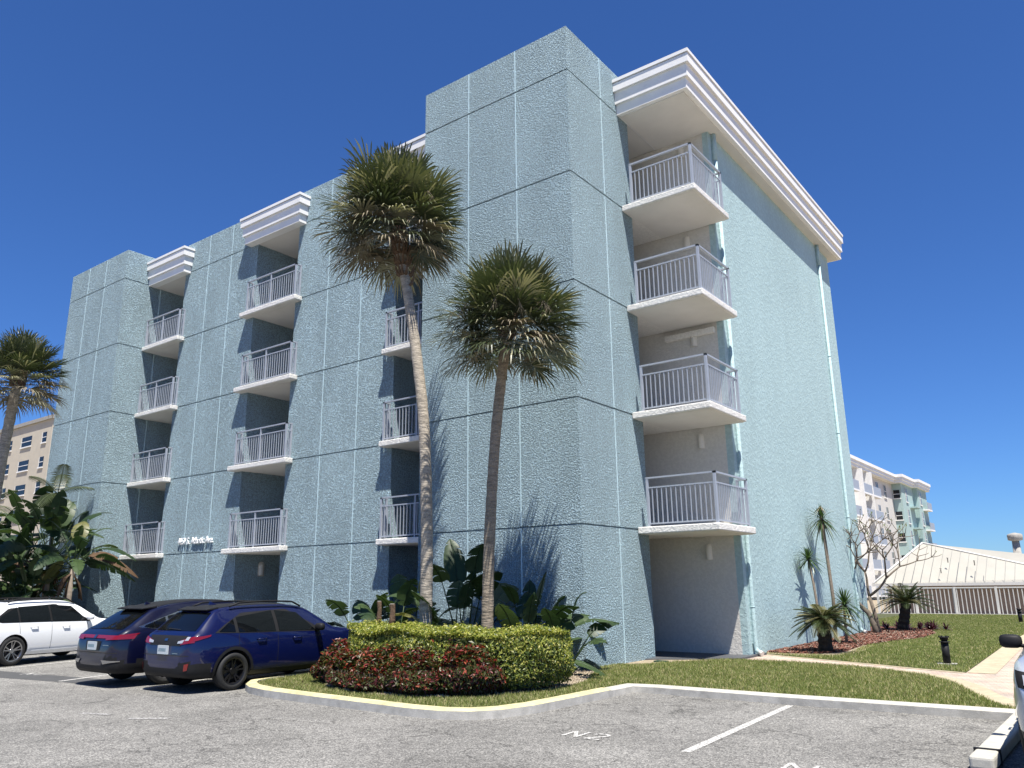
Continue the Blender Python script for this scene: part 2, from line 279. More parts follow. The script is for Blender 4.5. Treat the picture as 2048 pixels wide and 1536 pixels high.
def gravel():
    n = 5200; P = []
    # loose stones as small tetra-like chips over the bed and spilled at its edge
    xs = rng.uniform(-3.8, 1.1, n*3); ys = rng.uniform(-4.95, .0, n*3)
    ok = inpoly(xs, ys, bed)
    ok &= ~((xs < .15) & (ys > -3.2)) ; xs, ys = xs[ok][:n], ys[ok][:n]; n = len(xs)
    s = rng.uniform(.010, .028, n); th = rng.uniform(0, 2*PI, n); V = []
    for k in range(3): V.append(np.stack([xs+s*np.cos(th+k*2.1), ys+s*np.sin(th+k*2.1), np.full(n, GZ+.013)], 1))
    V.append(np.stack([xs, ys, GZ+.018+s*.9], 1)); V = np.stack(V, 1).reshape(-1, 3); b = np.arange(n)*4
    Fc = np.concatenate([np.stack([b, b+1, b+3], 1), np.stack([b+1, b+2, b+3], 1), np.stack([b+2, b, b+3], 1)])
    return tag(npmesh('gravel', V, Fc, [mat('pale stone', (.52, .44, .32), .9, .4, 20), mat('brown stone', (.26, .20, .14), .9, .3, 20)], rng.integers(0, 2, len(Fc))), 'loose pale gravel around the hedge', 'gravel', kind='stuff')
# painted lines
def quadline(name, a, b_, wd, m='line', z=.0):
    a = Vector(a); b_ = Vector(b_); t = (b_-a).normalized(); nn = Vector((-t.y, t.x))*wd/2; pts = [a-nn, b_-nn, b_+nn, a+nn]
    return tag(MB().add([(p.x, p.y, z) for p in pts], [(0, 1, 2, 3)]).build(name, M[m]), kind='structure')
quadline('parking_line', (4.39, -1.85), (4.56, -5.5), .10)
hd = Vector((-math.sin(R(18)), math.cos(R(18))))
for x, y, L in ((-7.85, -5.9, 5.), (-5.25, -5.75, 4.6), (-11.4, -6.1, 4.8), (-14.6, -5.9, 4.8)):
    quadline('parking_line', (x, y), (x+hd.x*L, y+hd.y*L), .10)
quadline('parking_line', (-2.35, -7.48), (-1.9, -7.18), .12, 'line_faint'); quadline('parking_line', (-3.4, -7.6), (-2.9, -7.45), .1, 'line_faint')
def strokes(name, cx, cy, ang, segs, sc_, th=.045, label=None):
    b = MB(); c, s = math.cos(ang), math.sin(ang)
    for sg in segs:
        P = [Vector((cx+(x*c-y*s)*sc_, cy+(x*s+y*c)*sc_)) for x, y in sg]
        Aq = []; Bq = []
        for i, p in enumerate(P):
            t = (P[min(i+1, len(P)-1)]-P[max(i-1, 0)]).normalized(); nn = Vector((-t.y, t.x))*th/2
            Aq.append((p.x-nn.x, p.y-nn.y, .001+.0006*segs.index(sg))); Bq.append((p.x+nn.x, p.y+nn.y, .001+.0006*segs.index(sg)))
        b.ribbon(Aq, Bq)
    o = b.build(name, M['line']); return tag(o, kind='structure')
Ng = [[(0, 0), (0, 1)], [(0, 1), (.55, 0)], [(.55, 0), (.55, 1)]]
two = [[(0, .78), (.08, .93), (.27, 1), (.47, .92), (.55, .74), (.48, .55), (.25, .28), (.03, .03)], [(.0, 0), (.6, 0)]]
one = [[(.28, 0), (.28, 1), (.12, .84)], [(.05, 0), (.52, 0)]]
strokes('stall_number', 3.04, -5.42, R(2), Ng, .32); strokes('stall_number', 3.33, -5.42, R(2), two, .32)
strokes('stall_number', 5.60, -5.86, R(2), Ng, .44); strokes('stall_number', 5.98, -5.86, R(2), one, .44)
strokes('stall_number', -9.9, -5.75, R(18), Ng, .34); strokes('stall_number', -9.55, -5.64, R(18), [[(0, 0), (.5, 0), (.5, 1), (0, 1), (0, 0)]], .34)
# dark patch of newer asphalt by the angled stalls
sheet('asphalt_patch', [(-14, -6.9), (-6.4, -5.75), (-6.7, -5.2), (-14, -5.95)], -.001, mat('newer asphalt', (.085, .085, .085), .9, .15, 3, .4, 60, .004, spk=.3))

# grass blades
def inpoly(x, y, poly):
    c = np.zeros(len(x), bool); n = len(poly)
    for i in range(n):
        x1, y1 = poly[i]; x2, y2 = poly[(i+1) % n]
        if y1 == y2: continue
        c ^= ((y1 > y) != (y2 > y)) & (x < (x2-x1)*(y-y1)/(y2-y1)+x1)
    return c
def grass(name, poly, n, h, wd, label, excl=(), sparse=0):
    x0, x1 = min(p[0] for p in poly), max(p[0] for p in poly); y0, y1 = min(p[1] for p in poly), max(p[1] for p in poly)
    x = rng.uniform(x0, x1, n); y = rng.uniform(y0, y1, n); ok = inpoly(x, y, poly)
    for e in excl: ok &= ~inpoly(x, y, e)
    x, y = x[ok], y[ok]; n = len(x)
    pt = .5+.5*np.sin(x*2.3+1.7*np.sin(y*1.9))*np.sin(y*2.7+np.sin(x*3.1)); hh = h*rng.uniform(.5, 1.15, n)*(.75+.4*pt)
    th = rng.uniform(0, 2*PI, n); ln = rng.normal(0, .45, (n, 2))*hh[:, None]; dx, dy = np.cos(th)*wd/2, np.sin(th)*wd/2
    V = np.stack([np.stack([x-dx, y-dy, np.full(n, GZ-.004)], 1), np.stack([x+dx, y+dy, np.full(n, GZ-.004)], 1), np.stack([x+ln[:, 0], y+ln[:, 1], GZ+hh], 1)], 1).reshape(-1, 3)
    Fc = np.arange(n*3).reshape(-1, 3); r = rng.random(n)+.18*(pt-.5)+sparse
    mi = np.where(r < .52, 0, np.where(r < .86, 1, 2))
    return tag(npmesh(name, V, Fc, [M['gr1'], M['gr2'], M['gr3']], mi), label, 'grass', kind='stuff')
bed = [(-3.5, -2.6), (-3.0, -3.6), (-2.68, -4.05), (-2.0, -4.45), (-1.2, -4.68), (-.3, -4.62), (.4, -4.25), (.95, -3.5), (1.15, -2.6), (1.0, -1.6), (.6, -.8), (.1, .2), (-4.2, .2), (-4.1, -1.5)]
gravel()
sandp = [(-.05, 2.25), (-.02, 1.2), (.3, 1.4), (.8, 2.3), (1.45, 3.3), (.6, 2.85)]
grass('grass', [(max(-9, p[0]), p[1]) for p in lawn_front], 330000, .055, .012, 'mown grass of the kerbed island and front lawn', (bed, sandp), .06)
grass('grass', PATHU+[(5.62, 10.9), (5.6, 30.95), (-.5, 30.95), (-.5, 18), (1.5, 14.7), (2.6, 8.7), (3.1, 6.3), (3.0, 5.3)], 240000, .05, .016, 'mown grass of the back lawn beyond the paver path', ([(1.35, 5.2), (2.62, 5.4), (3.05, 6.3), (2.85, 8.6), (3.05, 10.2), (3.5, 12.2), (3.45, 14.4), (2.85, 17), (1.6, 18.3), (.8, 18)],))
# loose mulch chips
def chips():
    poly = [(1.5, 5.35), (1.9, 5.3), (2.62, 5.5), (2.95, 6.3), (2.78, 8.6), (3.0, 10.2), (3.45, 12.2), (3.4, 14.4), (2.8, 17), (1.6, 18), (1.5, 14)]
    n = 16000; x = rng.uniform(1.5, 3.5, n); y = rng.uniform(5.2, 17, n); ok = inpoly(x, y, poly); x, y = x[ok], y[ok]; n = len(x)
    th = rng.uniform(0, PI, n); a = rng.uniform(.02, .05, n); b_ = rng.uniform(.006, .014, n); z = GZ+.024+rng.uniform(0, .02, n); tl = rng.uniform(-.02, .02, n)
    c, s = np.cos(th), np.sin(th)
    V = np.stack([np.stack([x+c*a*i-s*b_*j, y+s*a*i+c*b_*j, z+tl*i+.006*j], 1) for i, j in ((-1, -1), (1, -1), (1, 1), (-1, 1))], 1).reshape(-1, 3)
    return tag(npmesh('mulch', V, np.arange(n*4).reshape(-1, 4), [mat('red chip', (.22, .08, .05), .9, .3, 20), mat('brown chip', (.13, .06, .04), .9, .3, 20), mat('grey chip', (.33, .25, .19), .9, .3, 20)], rng.choice(3, n, p=[.5, .35, .15])), 'red bark chips spread over the planting bed', 'mulch', kind='stuff')
chips()

# ---------------------------------------------------------------- the apartment building
Z1, H, ZT = 2.785, 2.548, 14.13
G = [Z1+H*k for k in range(5)]
bld = empty('apartment_building', (0, 0, 0), 0, 'five-storey teal stucco apartment building with stacked corner balconies and white cornice', 'building')
def section(name, x0, x1, y0, y1, joints, rjoints=()):
    """stack of storey bands with recessed shadow grooves between them"""
    b = MB(); d, hh = .028, .016; lv = [(-.1, 0)]
    for g in G: lv += [(g-hh, 0), (g-hh, d), (g+hh, d), (g+hh, 0)]
    lv += [(ZT-.02, 0), (ZT, .02)]
    rings = [[(x0+i, y0+i, z), (x1-i, y0+i, z), (x1-i, y1, z), (x0+i, y1, z)] for z, i in lv]
    vs = [p for r in rings for p in r]; fs = []
    for k in range(len(rings)-1):
        for j in range(4): fs.append((4*k+j, 4*k+(j+1) % 4, 4*k+4+(j+1) % 4, 4*k+4+j))
    n = 4*len(rings); fs.append((n-4, n-3, n-2, n-1)); b.add(vs, fs)
    zs = [-.1]+[g for g in G]+[ZT]
    for jx in joints:
        for a, c in zip(zs[:-1], zs[1:]): b.box(jx-.014, y0-.007, a+.024, jx+.014, y0+.02, c-.024, 1)
    for jy in rjoints:
        for a, c in zip(zs[:-1], zs[1:]): b.box(x1-.02, jy-.014, a+.024, x1+.007, jy+.014, c-.024, 1)
    return b.build(name, [M['teal_rough'], M['joint']], bld)
YF = 1.41; YB = 4.33; XW = 1.50
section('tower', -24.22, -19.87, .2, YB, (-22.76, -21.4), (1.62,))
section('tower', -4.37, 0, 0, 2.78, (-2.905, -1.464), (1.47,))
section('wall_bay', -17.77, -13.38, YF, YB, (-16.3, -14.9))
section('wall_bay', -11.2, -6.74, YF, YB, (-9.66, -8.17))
BAYS = [(-19.87, -17.77, -19.868, -17.45), (-13.38, -11.2, -13.75, -10.87), (-6.74, -4.37, -6.95, -4.372)]
bb = MB(); bb.box(-24.2, YB+.005, -.1, XW, 14.72, 12.93); bb.build('main_wall', M['teal_side'], bld)
for x0, x1, _, _ in BAYS: MB().box(x0+.002, YB-.05, -.1, x1-.002, YB+.002, 12.9).build('recess_wall', M['teal_rough'], bld)
MB().box(-4.3, YB-.04, .0, XW-.16, YB+.002, 12.92).build('cream_wall', M['cream_wall'], bld)
MB().box(XW-.16, YB-.037, .0, XW-.001, YB+.002, 12.925).build('corner_band', M['teal_side'], bld)
MB().box(-24, YB+.3, 12.94, 1.2, 14.5, 13.3).build('roof', M['soffit'], bld)
# cornices: stepped fascias with a projecting cap
def cornice_layers(x0, x1, yf, y1, dl, dr):
    b = MB()
    # z0,z1, step forward
    for z0, z1, s_ in ((12.93, 13.20, 0), (13.20, 13.52, .065), (13.52, 13.745, .13), (13.745, 13.765, .09), (13.765, 13.85, .155)):
        b.box(x0-s_*dl, yf-s_, z0, x1+s_*dr, y1, z1)
    return b
for x0, x1, a, c in BAYS:
    dl = 1 if a != -19.868 else 0; dr = 1 if c != -4.372 else 0
    b = cornice_layers(a, c, 1.13, YF-.002, dl, dr)
    b.build('cornice', M['cornice'], bld)
    MB().box(x0+.003, YF-.001, 12.935, x1-.003, YB-.002, 13.6).build('ceiling_slab', M['soffit'], bld)
MB().box(-4.2, 2.79, 12.94, .0, YB-.002, 13.5).build('ceiling_slab', M['soffit'], bld)
b = cornice_layers(.002, 1.875, 2.245, 15.2, 0, 1); b.build('cornice', M['cornice'], bld)
MB().box(.05, 2.36, 12.905, 1.76, 15.05, 12.928).build('soffit_panel', M['soffit'], bld)
# balcony slabs and railings
def rail_run(b, a, c, zt, n, endposts=(1, 1), mid=0):
    a = Vector(a); c = Vector(c); d = c-a; L = d.length; t = d/L; nn = Vector((-t.y, t.x))
    def bar(p, q, w_, z0, z1):
        P = [p-nn*w_, q-nn*w_, q+nn*w_, p+nn*w_]; b.prism([(v.x, v.y) for v in P], z0, z1)
    bar(a-t*.03, c+t*.03, .030, zt+1.035, zt+1.07); bar(a, c, .014, zt+.825, zt+.855); bar(a, c, .014, zt+.05, zt+.08)
    for k in range(1, n): p = a+d*(k/n); bar(p-t*.009, p+t*.009, .009, zt+.08, zt+.825)
    for e, p in zip(endposts, (a, c)):
        if e: bar(p-t*.026, p+t*.026, .027, zt, zt+1.035)
    if mid: p = a+d*.5; bar(p-t*.022, p+t*.022, .023, zt, zt+1.035)
def balcony(x0, x1, yf, y1, inner, k, right=False):
    """slab with irregular stuccoed edge; inner = back part within the recess"""
    zt = G[k]+.045; zb = zt-.15; b = MB()
    poly = [(x0, yf), (x1, yf), (x1, y1)]+([(inner[1], y1), (inner[1], YB-.05), (inner[0], YB-.05), (inner[0], y1)] if inner else [])+[(x0, y1)]
    if right: poly = [(x0, yf), (x1, yf), (x1, y1), (-4.2, y1), (-4.2, 2.785), (x0, 2.785)]
    poly = [p for i, p in enumerate(poly) if p != poly[i-1]]
    b.prism(poly, zb+.003, zt); o = b.build('balcony_slab', M['slab_white'], bld); bevel(o, .02, 2)
    ip = [(x0+.07 if x0 > poly[-1][0]-1 else x0, yf+.06), (x1-.07, yf+.06), (x1-.07, y1-.01)]
    MB().box(x0+.06, yf+.07, zb-.006, x1-.07, y1-.02, zb+.002).build('soffit_panel', M['soffit'], o)
    if inner: MB().box(inner[0]+.01, y1+.0, zb-.004, inner[1]-.01, YB-.06, zb+.001).build('soffit_panel', M['soffit'], o)
    r = MB()
    if right:
        rail_run(r, (x0+.24, yf+.09), (x1-.08, yf+.09), zt, 14); rail_run(r, (x1-.08, yf+.09), (x1-.08, y1-.2), zt, 18, (0, 1))
        rail_run(r, (x1-.08, y1-.2), (x1-.27, y1-.2), zt, 2, (0, 1))
    else:
        xa = x0+.27 if x0 > -19 and x0 < -7 else x0+.12
        if x0 < -19: xa = x0+.1
        if x0 > -7: xa = x0+.1
        if -14 < x0 < -13: xa = x0+.28
        xb = x1-.12 if x1 < -5 else x1-.05
        rail_run(r, (xa, yf+.09), (xb, yf+.09), zt, int((xb-xa)/.112), (1, 1), 1)
        if x1 < -5: rail_run(r, (xb, yf+.09), (xb, YF-.03), zt, 2, (0, 1))
        if x0 > -19: rail_run(r, (xa, yf+.09), (xa, YF-.03), zt, 2, (0, 1))
    r.build('railing', M['rail'], o)
for bi, (xi0, xi1, xs0, xs1) in enumerate(BAYS):
    for k in range(4): balcony(xs0, xs1, 1.12, YF-.002, (xi0+.002, xi1-.002), k)
for k in range(4): balcony(.002, 1.88, 2.27, YB-.045, None, k, True)
# cream beam under the third-storey slab, wall lamps
bevel(MB().box(.004, YB-.17, 7.50, XW-.2, YB-.042, 7.64).build('beam', M['slab_white'], bld), .01)
def lamp(x, y, z, rz=0):
    b = MB(); n = 12; r_ = .085; hh = .36
    prof = [(math.cos(PI*k/n)*r_, math.sin(PI*k/n)*r_*.95) for k in range(n+1)]
    # half-drum shade with rounded top
    rows = [(0, 1), (.24, 1), (.30, .93), (.345, .7), (.36, .35)]
    vs = [(px*s_, -py*s_, zz) for zz, s_ in rows for px, py in prof]
    fs = [(i*(n+1)+j, i*(n+1)+j+1, (i+1)*(n+1)+j+1, (i+1)*(n+1)+j) for i in range(len(rows)-1) for j in range(n)]
    b.add(vs, fs, 0, True); b.add([(px, -py, 0) for px, py in prof], [tuple(range(n+1))])
    o = b.build('wall_lamp', M['lamp'], bld); o.location = (x, y, z); o.rotation_euler = (0, 0, rz)
    bk = MB(); m_ = 14; arc = [(math.cos(PI*k/m_)*.115, .30+math.sin(PI*k/m_)*.115) for k in range(m_+1)]; out = [(.115, -.03), *arc, (-.115, -.03)]
    bk.add([(a, -.012, c) for a, c in out]+[(a, .0, c) for a, c in out], [tuple(range(len(out)))]+[(i, (i+1) % len(out), len(out)+(i+1) % len(out), len(out)+i) for i in range(len(out))])
    q = bk.build('back_plate', M['cream_wall'], o); return o
for z in (12.42, 9.84, 7.27, 4.73, 2.16): lamp(.73, YB-.043, z)
lamp(-13.37, 2.35, 2.05, PI/2)
# downspouts on the sea-side wall
def spout(y, ztop, zbot):
    b = MB(); x = XW+.06; b.tube([(x, y, ztop), (x, y, zbot), (x+.02, y, zbot-.09), (x+.12, y-.05, zbot-.13)], .05, 14)
    for z in (ztop-.75,): b.tube([(x, y, ztop+.02), (x, y, z)], .062, 14)
    for g in (1.1, 3.6, 6.3, 8.9): b.tube([(x, y, g), (x, y, g+.03)], .055, 14)
    b.box(XW-.002, y-.04, zbot+.05, x, y+.04, ztop)
    o = b.build('downspout', M['teal_side'], bld)
    c = MB().tube([(x+.10, y-.045, zbot-.12), (x+.17, y-.075, zbot-.145)], .05, 12); c.build('outlet', M['lamp'], o)
spout(4.52, 12.9, .28); spout(13.3, 12.9, .3)
# porch
MB().prism([(.0, 2.32), (1.62, 3.42), (1.62, 5.0), (1.5, 5.1), (1.5, YB), (-4.2, YB), (-4.2, 2.785), (.0, 2.785)], -.02, GZ+.03).build('porch_floor', M['porch'], bld)
# street address letters
def letters(body, name, x, width):
    cu = bpy.data.curves.new('address', 'FONT'); cu.body = body; cu.size = .30; cu.extrude = .02
    to = bpy.data.objects.new('tmp', cu); COL.objects.link(to); bpy.context.view_layer.update()
    dg = bpy.context.evaluated_depsgraph_get(); me = bpy.data.meshes.new_from_object(to.evaluated_get(dg)); bpy.data.objects.remove(to)
    wx = max(v.co.x for v in me.vertices); me.transform(Matrix.Diagonal((width/wx, 1, 1, 1)))
    me.materials.clear(); me.materials.append(M['white_letter'])
    lt = bpy.data.objects.new(name, me); COL.objects.link(lt); lt.parent = bld; lt.location = (x, YF-.045, 3.08); lt.rotation_euler = (PI/2, 0, 0)
letters('4151 S.', 'street_number', -16.57, .66); letters('Atlantic Ave.', 'street_name', -15.80, 1.22)
# wall tap near the far pipe
tp = MB(); tp.tube([(XW, 11.6, .42), (XW+.1, 11.6, .42)], .02, 8); tp.tube([(XW+.1, 11.55, .42), (XW+.1, 11.66, .42)], .05, 8); tp.tube([(XW+.06, 11.6, .05), (XW+.06, 11.6, .42)], .02, 8)
tp.build('wall_tap', M['lamp'], bld)

# ---------------------------------------------------------------- plants
def rot_to(d, upv=Vector((0, 0, 1))):
    d = d.normalized(); s = d.cross(upv)
    if s.length < 1e-3: s = Vector((1, 0, 0))
    s.normalize(); return d, s, s.cross(d).normalized()
def fan_leaf(b, o, d, L, rr, mi, droop, spread=R(118), n=34, pet=.45):
    """costapalmate leaf: petiole, then a folded fan of long narrow segments with drooping tips"""
    d, s, u = rot_to(d); c = o+d*pet
    b.ribbon([o-s*.012, o+d*pet*.5-s*.010, c-s*.008], [o+s*.012, o+d*pet*.5+s*.010+Vector((0, 0, -.02)), c+s*.008], mi)
    for k in range(n):
        a = -spread+2*spread*k/(n-1)+rr.uniform(-.05, .05); ln = L*(1-.34*abs(a/spread)**1.6)*rr.uniform(.86, 1.1)
        base = c+d*.22*math.cos(a*.5)*(1-abs(a)/PI)
        dd = (d*math.cos(a)+s*math.sin(a)+u*(.22*abs(math.sin(a))+rr.uniform(-.05, .05))).normalized()
        sd_ = dd.cross(u).normalized(); w0 = .0195*L/.8
        dr = droop*rr.uniform(.5, 1.3)*L
        p1 = base+dd*ln*.45+Vector((0, 0, -dr*.10)); p2 = base+dd*ln*.78+Vector((0, 0, -dr*.42)); p3 = base+dd*ln*.94+Vector((0, 0, -dr*.95))
        up_ = u*.010
        mm = mi if rr.random() > .10 else 3
        b.add([base-sd_*w0*.35, base+sd_*w0*.35, p1+sd_*w0+up_, p1-sd_*w0, p2+sd_*w0*.7, p2-sd_*w0*.7, p3], [(0, 1, 2, 3), (3, 2, 4, 5), (5, 4, 6)], mm)
def sabal(loc, trunk, rad, crown_r, nleaf, seed, label, group, dry=.25, extra_boot=True, stretch=1.0, bark='bark_palm'):
    rr = random.Random(seed); t = empty('palm_tree', loc, 0, label, 'palm tree', group)
    tb = MB(); pts = []; rads = []
    P = [Vector(p) for p in trunk]; n = 46
    for i in range(n+1):
        f = i/n*(len(P)-1); k = min(int(f), len(P)-2); u = f-k
        p0 = P[max(k-1, 0)]; p1 = P[k]; p2 = P[k+1]; p3 = P[min(k+2, len(P)-1)]
        q = .5*((2*p1)+(p2-p0)*u+(2*p0-5*p1+4*p2-p3)*u*u+(3*p1-p0-3*p2+p3)*u*u*u)
        g = i/n; r = rad*(1.12-.2*g+.28*max(0, .06-g)*10)*(1+.035*math.sin(i*2.9)+rr.uniform(-.03, .03)); pts.append(q); rads.append(r)
    tb.tube(pts, rads, 16); tb.build('trunk', M[bark], t)
    top = pts[-1]
    if extra_boot:
        bt = MB(); d = (pts[-1]-pts[-4]).normalized()
        for k in range(90):
            a = k*2.4; h = k/90; p = pts[-1-int((1-h)*(7 if dry > .2 else 5))]; dr = Vector((math.cos(a), math.sin(a), .9+.5*h)).normalized()
            bt.tube([p+Vector((math.cos(a), math.sin(a), 0))*rad*.7, p+Vector((math.cos(a), math.sin(a), 0))*rad*1.05+dr*.06, p+dr*.28], [.035, .03, .012], 5, 0, False)
        bt.build('boot', M['boot'], t)
    cb = MB()
    for k in range(nleaf):
        g = (k+.5)/nleaf; el = R(88)-R(116)*g**.95; az = k*2.39996+rr.uniform(-.25, .25)
        d = Vector((math.cos(az)*math.cos(el), math.sin(az)*math.cos(el), math.sin(el)))
        low = max(0, (g-.5)*2); L = crown_r*.52*rr.uniform(.85, 1.12)*(1-.08*low); pet = crown_r*rr.uniform(.40, .58)*(1-.15*low)*(1.12 if el > R(50) else 1)
        r_ = rr.random(); mi = (2 if r_ < dry*1.3 else 3 if r_ < dry*2.1 else 1 if r_ < .75 else 4) if low > .45 else (0 if r_ < .40 else 1 if r_ < .55 else 4 if r_ < .95 else 3)
        fan_leaf(cb, top+Vector((0, 0, -.12-.25*low)), Vector((d.x, d.y, d.z*stretch)), L, rr, mi, .12+.22*low+.08*math.cos(el), n=32, pet=pet)
    cb.build('crown', [M['pl1'], M['pl2'], M['pl3'], M['pl4'], M['pl5']], t)
    # flower stalks and dry fibres
    fb = MB()
    for k in range(9):
        az = rr.uniform(0, 2*PI); q = Vector((math.cos(az), math.sin(az), .5)); o = top+Vector((0, 0, -.2))
        p = [o, o+q*crown_r*.45, o+q*crown_r*.75+Vector((0, 0, -.12)), o+q*crown_r*.9+Vector((0, 0, -.5))]; fb.tube(p, [.010, .008, .006, .003], 4)
        for j in range(14):
            a = p[2].lerp(p[3], rr.random()); fb.tube([a, a+Vector((rr.uniform(-.15, .15), rr.uniform(-.15, .15), rr.uniform(-.25, -.05)))], [.003, .001], 3, 0, False, False)
    fb.build('flower_stalk', M['pl3'], t)
    return t
PG = 'sabal palms'
sabal((-1.84, -2.4, 0), [(0, 0, 0), (-.02, 0, .93), (-.02, 0, 2.45), (-.13, 0, 4.5), (-.35, .0, 5.95), (-.66, 0, 7.45), (-1.08, 0, 9.15)], .105, 1.57, 126, 3, 'taller palm with leaning trunk and shaggy crown rising behind the clipped hedge', PG, .26, stretch=.95)
sabal((-.62, -2.2, 0), [(0, 0, 0), (.03, 0, 1.4), (.10, 0, 2.8), (.23, 0, 4.3), (.42, 0, 5.6), (.55, 0, 6.30)], .095, 1.36, 124, 11, 'shorter palm with rounded crown in front of the tower corner', PG, .12, stretch=.86, bark='bark_palm_brown')
sabal((-17.4, -4.0, 0), [(0, 0, 0), (.05, 0, 2.5), (.2, 0, 5.0), (.45, 0, 7.0), (.6, 0, 7.75)], .14, 1.38, 80, 21, 'palm at the far left edge with yellowing lower fronds', PG, .5)

def paddle(b, o, d, L, W, rr, mi, bend, roll=0, torn=.35):
    """bird-of-paradise leaf: stalk end o, arched midrib, each half split into strips"""
    d, s, u = rot_to(d); s = (s*math.cos(roll)+u*math.sin(roll)).normalized(); n = 15; mid = []
    side = Vector((d.x, d.y, 0)); side = side.normalized() if side.length > .01 else Vector((1, 0, 0))
    for i in range(n+1):
        f = i/n; mid.append(o+d*L*f+Vector((0, 0, -1))*bend*L*f*f+side*bend*L*.25*f*f)
    prof = lambda f: W*.98*(max(0, math.sin(PI*min(1, f**.72)))**.55)*(1 if f > .02 else .3)
    for sg in (-1, 1):
        i = 0
        while i < n:
            k = 1 if rr.random() < torn*.55 else rr.choice((2, 3, 4, 6)); j = min(n, i+k); drp = rr.uniform(.05, .38); sw = rr.uniform(-.01, .06)
            for q in range(i, j):
                f0, f1 = q/n, (q+1)/n
                def ed(f, edge):
                    m_ = mid[0].lerp(mid[0], 0); x = f*n; a = min(int(x), n-1); m_ = mid[a].lerp(mid[a+1], x-a)
                    w_ = prof(f); fold = .25
                    return m_+s*sg*w_*edge+u*w_*fold*edge*(1-edge*.6)+Vector((0, 0, -drp*w_*edge*edge))+(mid[-1]-mid[0]).normalized()*sw*w_*edge
                g0 = f0+(.012 if q == i else 0); g1 = f1-(.012 if q == j-1 else 0)
                b.add([ed(f0, 0), ed(f1, 0), ed(f1, .5), ed(f0, .5), ed(g1 if g1 <= 1 else 1, 1), ed(g0, 1)], [(0, 1, 2, 3), (3, 2, 4, 5)], mi, True)
            i = j
    b.tube(mid[::3]+[mid[-1]], [.012]*len(mid[::3])+[.003], 4, mi)
def strelitzia(loc, h, n, seed, label, L=.85, W=.17, lean=(0, 0), group='bird of paradise plants', trunks=1, spread=R(58), low=.3, az0=None, trunk_h=.0):
    rr = random.Random(seed); t = empty('bird_of_paradise_plant', loc, 0, label, 'plant', group); tbm = MB()
    for k in range(trunks):
        a = rr.uniform(0, 2*PI); off = Vector((math.cos(a), math.sin(a), 0))*(.28*k if trunks > 1 else 0); lv = Vector((lean[0]+rr.uniform(-.06, .06), lean[1]+rr.uniform(-.06, .06), 1))
        hh = trunk_h*(1-.25*k/max(1, trunks-1)) if trunks > 1 else trunk_h
        tp = off+lv*hh
        if hh > .2: tbm = MB(); tbm.tube([off, off+lv*hh*.5, tp], [.085, .075, .07], 8)
        m = n//trunks
        for j in range(m):
            g = (j+.5)/m; az = j*2.4+rr.uniform(-.4, .4) if az0 is None else az0+rr.uniform(-1.2, 1.2)
            el = R(84)-spread*g*rr.uniform(.75, 1.15); sl = (h-hh)*.55*rr.uniform(.8, 1.1)*(1-low*g)
            d = Vector((math.cos(az)*math.cos(el), math.sin(az)*math.cos(el), math.sin(el)))
            p0 = tp+Vector((0, 0, .02)); p1 = p0+d*sl*.6; d2 = (d+Vector((d.x, d.y, 0))*.35*g).normalized(); p2 = p1+d2*sl*.4
            lb = MB(); lb.tube([p0, p1, p2], [.022, .014, .010], 5, 1)
            r_ = rr.random(); mi = 3 if (g > .85 and r_ < .3 and trunk_h > .5) else 2 if r_ < .07 else 1 if r_ < .55 else 0
            paddle(lb, p2, (d2+Vector((d2.x, d2.y, 0))*.25).normalized(), L*rr.uniform(.75, 1.15), W*rr.uniform(.8, 1.1), rr, mi, rr.uniform(.12, .5)+.4*g, rr.uniform(-.7, .7), .3+.4*g)
            lb.build('leaf', [M['st1'], M['st2'], M['st3'], M['st4']], t)
        if hh > .2:
            for j in range(8):
                az = rr.uniform(0, 2*PI); q = tp+Vector((0, 0, -.1)); e = q+Vector((math.cos(az)*.35, math.sin(az)*.35, -rr.uniform(.3, .9))); tbm.ribbon([q, q.lerp(e, .5)+Vector((math.cos(az)*.12, math.sin(az)*.12, .05)), e], [q+Vector((.03, .03, 0)), q.lerp(e, .5)+Vector((.08, .0, .05)), e+Vector((.05, .03, 0))], 1)
            tbm.build('stem', [M['bark_grey'], M['st4']], t)
    return t
# behind the hedge
strelitzia((-4.3, -1.5, 0), 2.2, 9, 31, 'bird of paradise plant behind the left hedge end, leaf arching towards the blue car', .9, .2, (-.14, 0), spread=R(75))
strelitzia((-3.3, -1.75, 0), 2.3, 9, 32, 'bird of paradise plant at the foot of the taller palm', .85, .2)
strelitzia((-2.2, -.9, 0), 3.2, 12, 33, 'tallest bird of paradise plant between the two palm trunks', 1.15, .29, (0, 0), spread=R(60))
strelitzia((-.75, -.8, 0), 2.5, 13, 34, 'bird of paradise plant right of the shorter palm trunk', .85, .2, spread=R(66))
strelitzia((.15, -1.0, 0), 1.9, 8, 35, 'low bird of paradise plant at the right end behind the hedge, against the tower wall', .75, .15, (.08, 0), spread=R(74))
strelitzia((-3.75, -.9, 0), 2.6, 9, 36, 'bird of paradise plant in front of the recessed bay, left of the taller palm', 1.0, .24, (0, 0), spread=R(60))
strelitzia((-1.75, -1.75, 0), 2.4, 10, 37, 'dense bird of paradise plant directly left of the shorter palm trunk', .95, .23, (0, 0), spread=R(62))
strelitzia((-.35, -1.5, 0), 2.0, 9, 38, 'leafy bird of paradise plant just behind the right half of the hedge', .85, .21, (0, 0), spread=R(68))
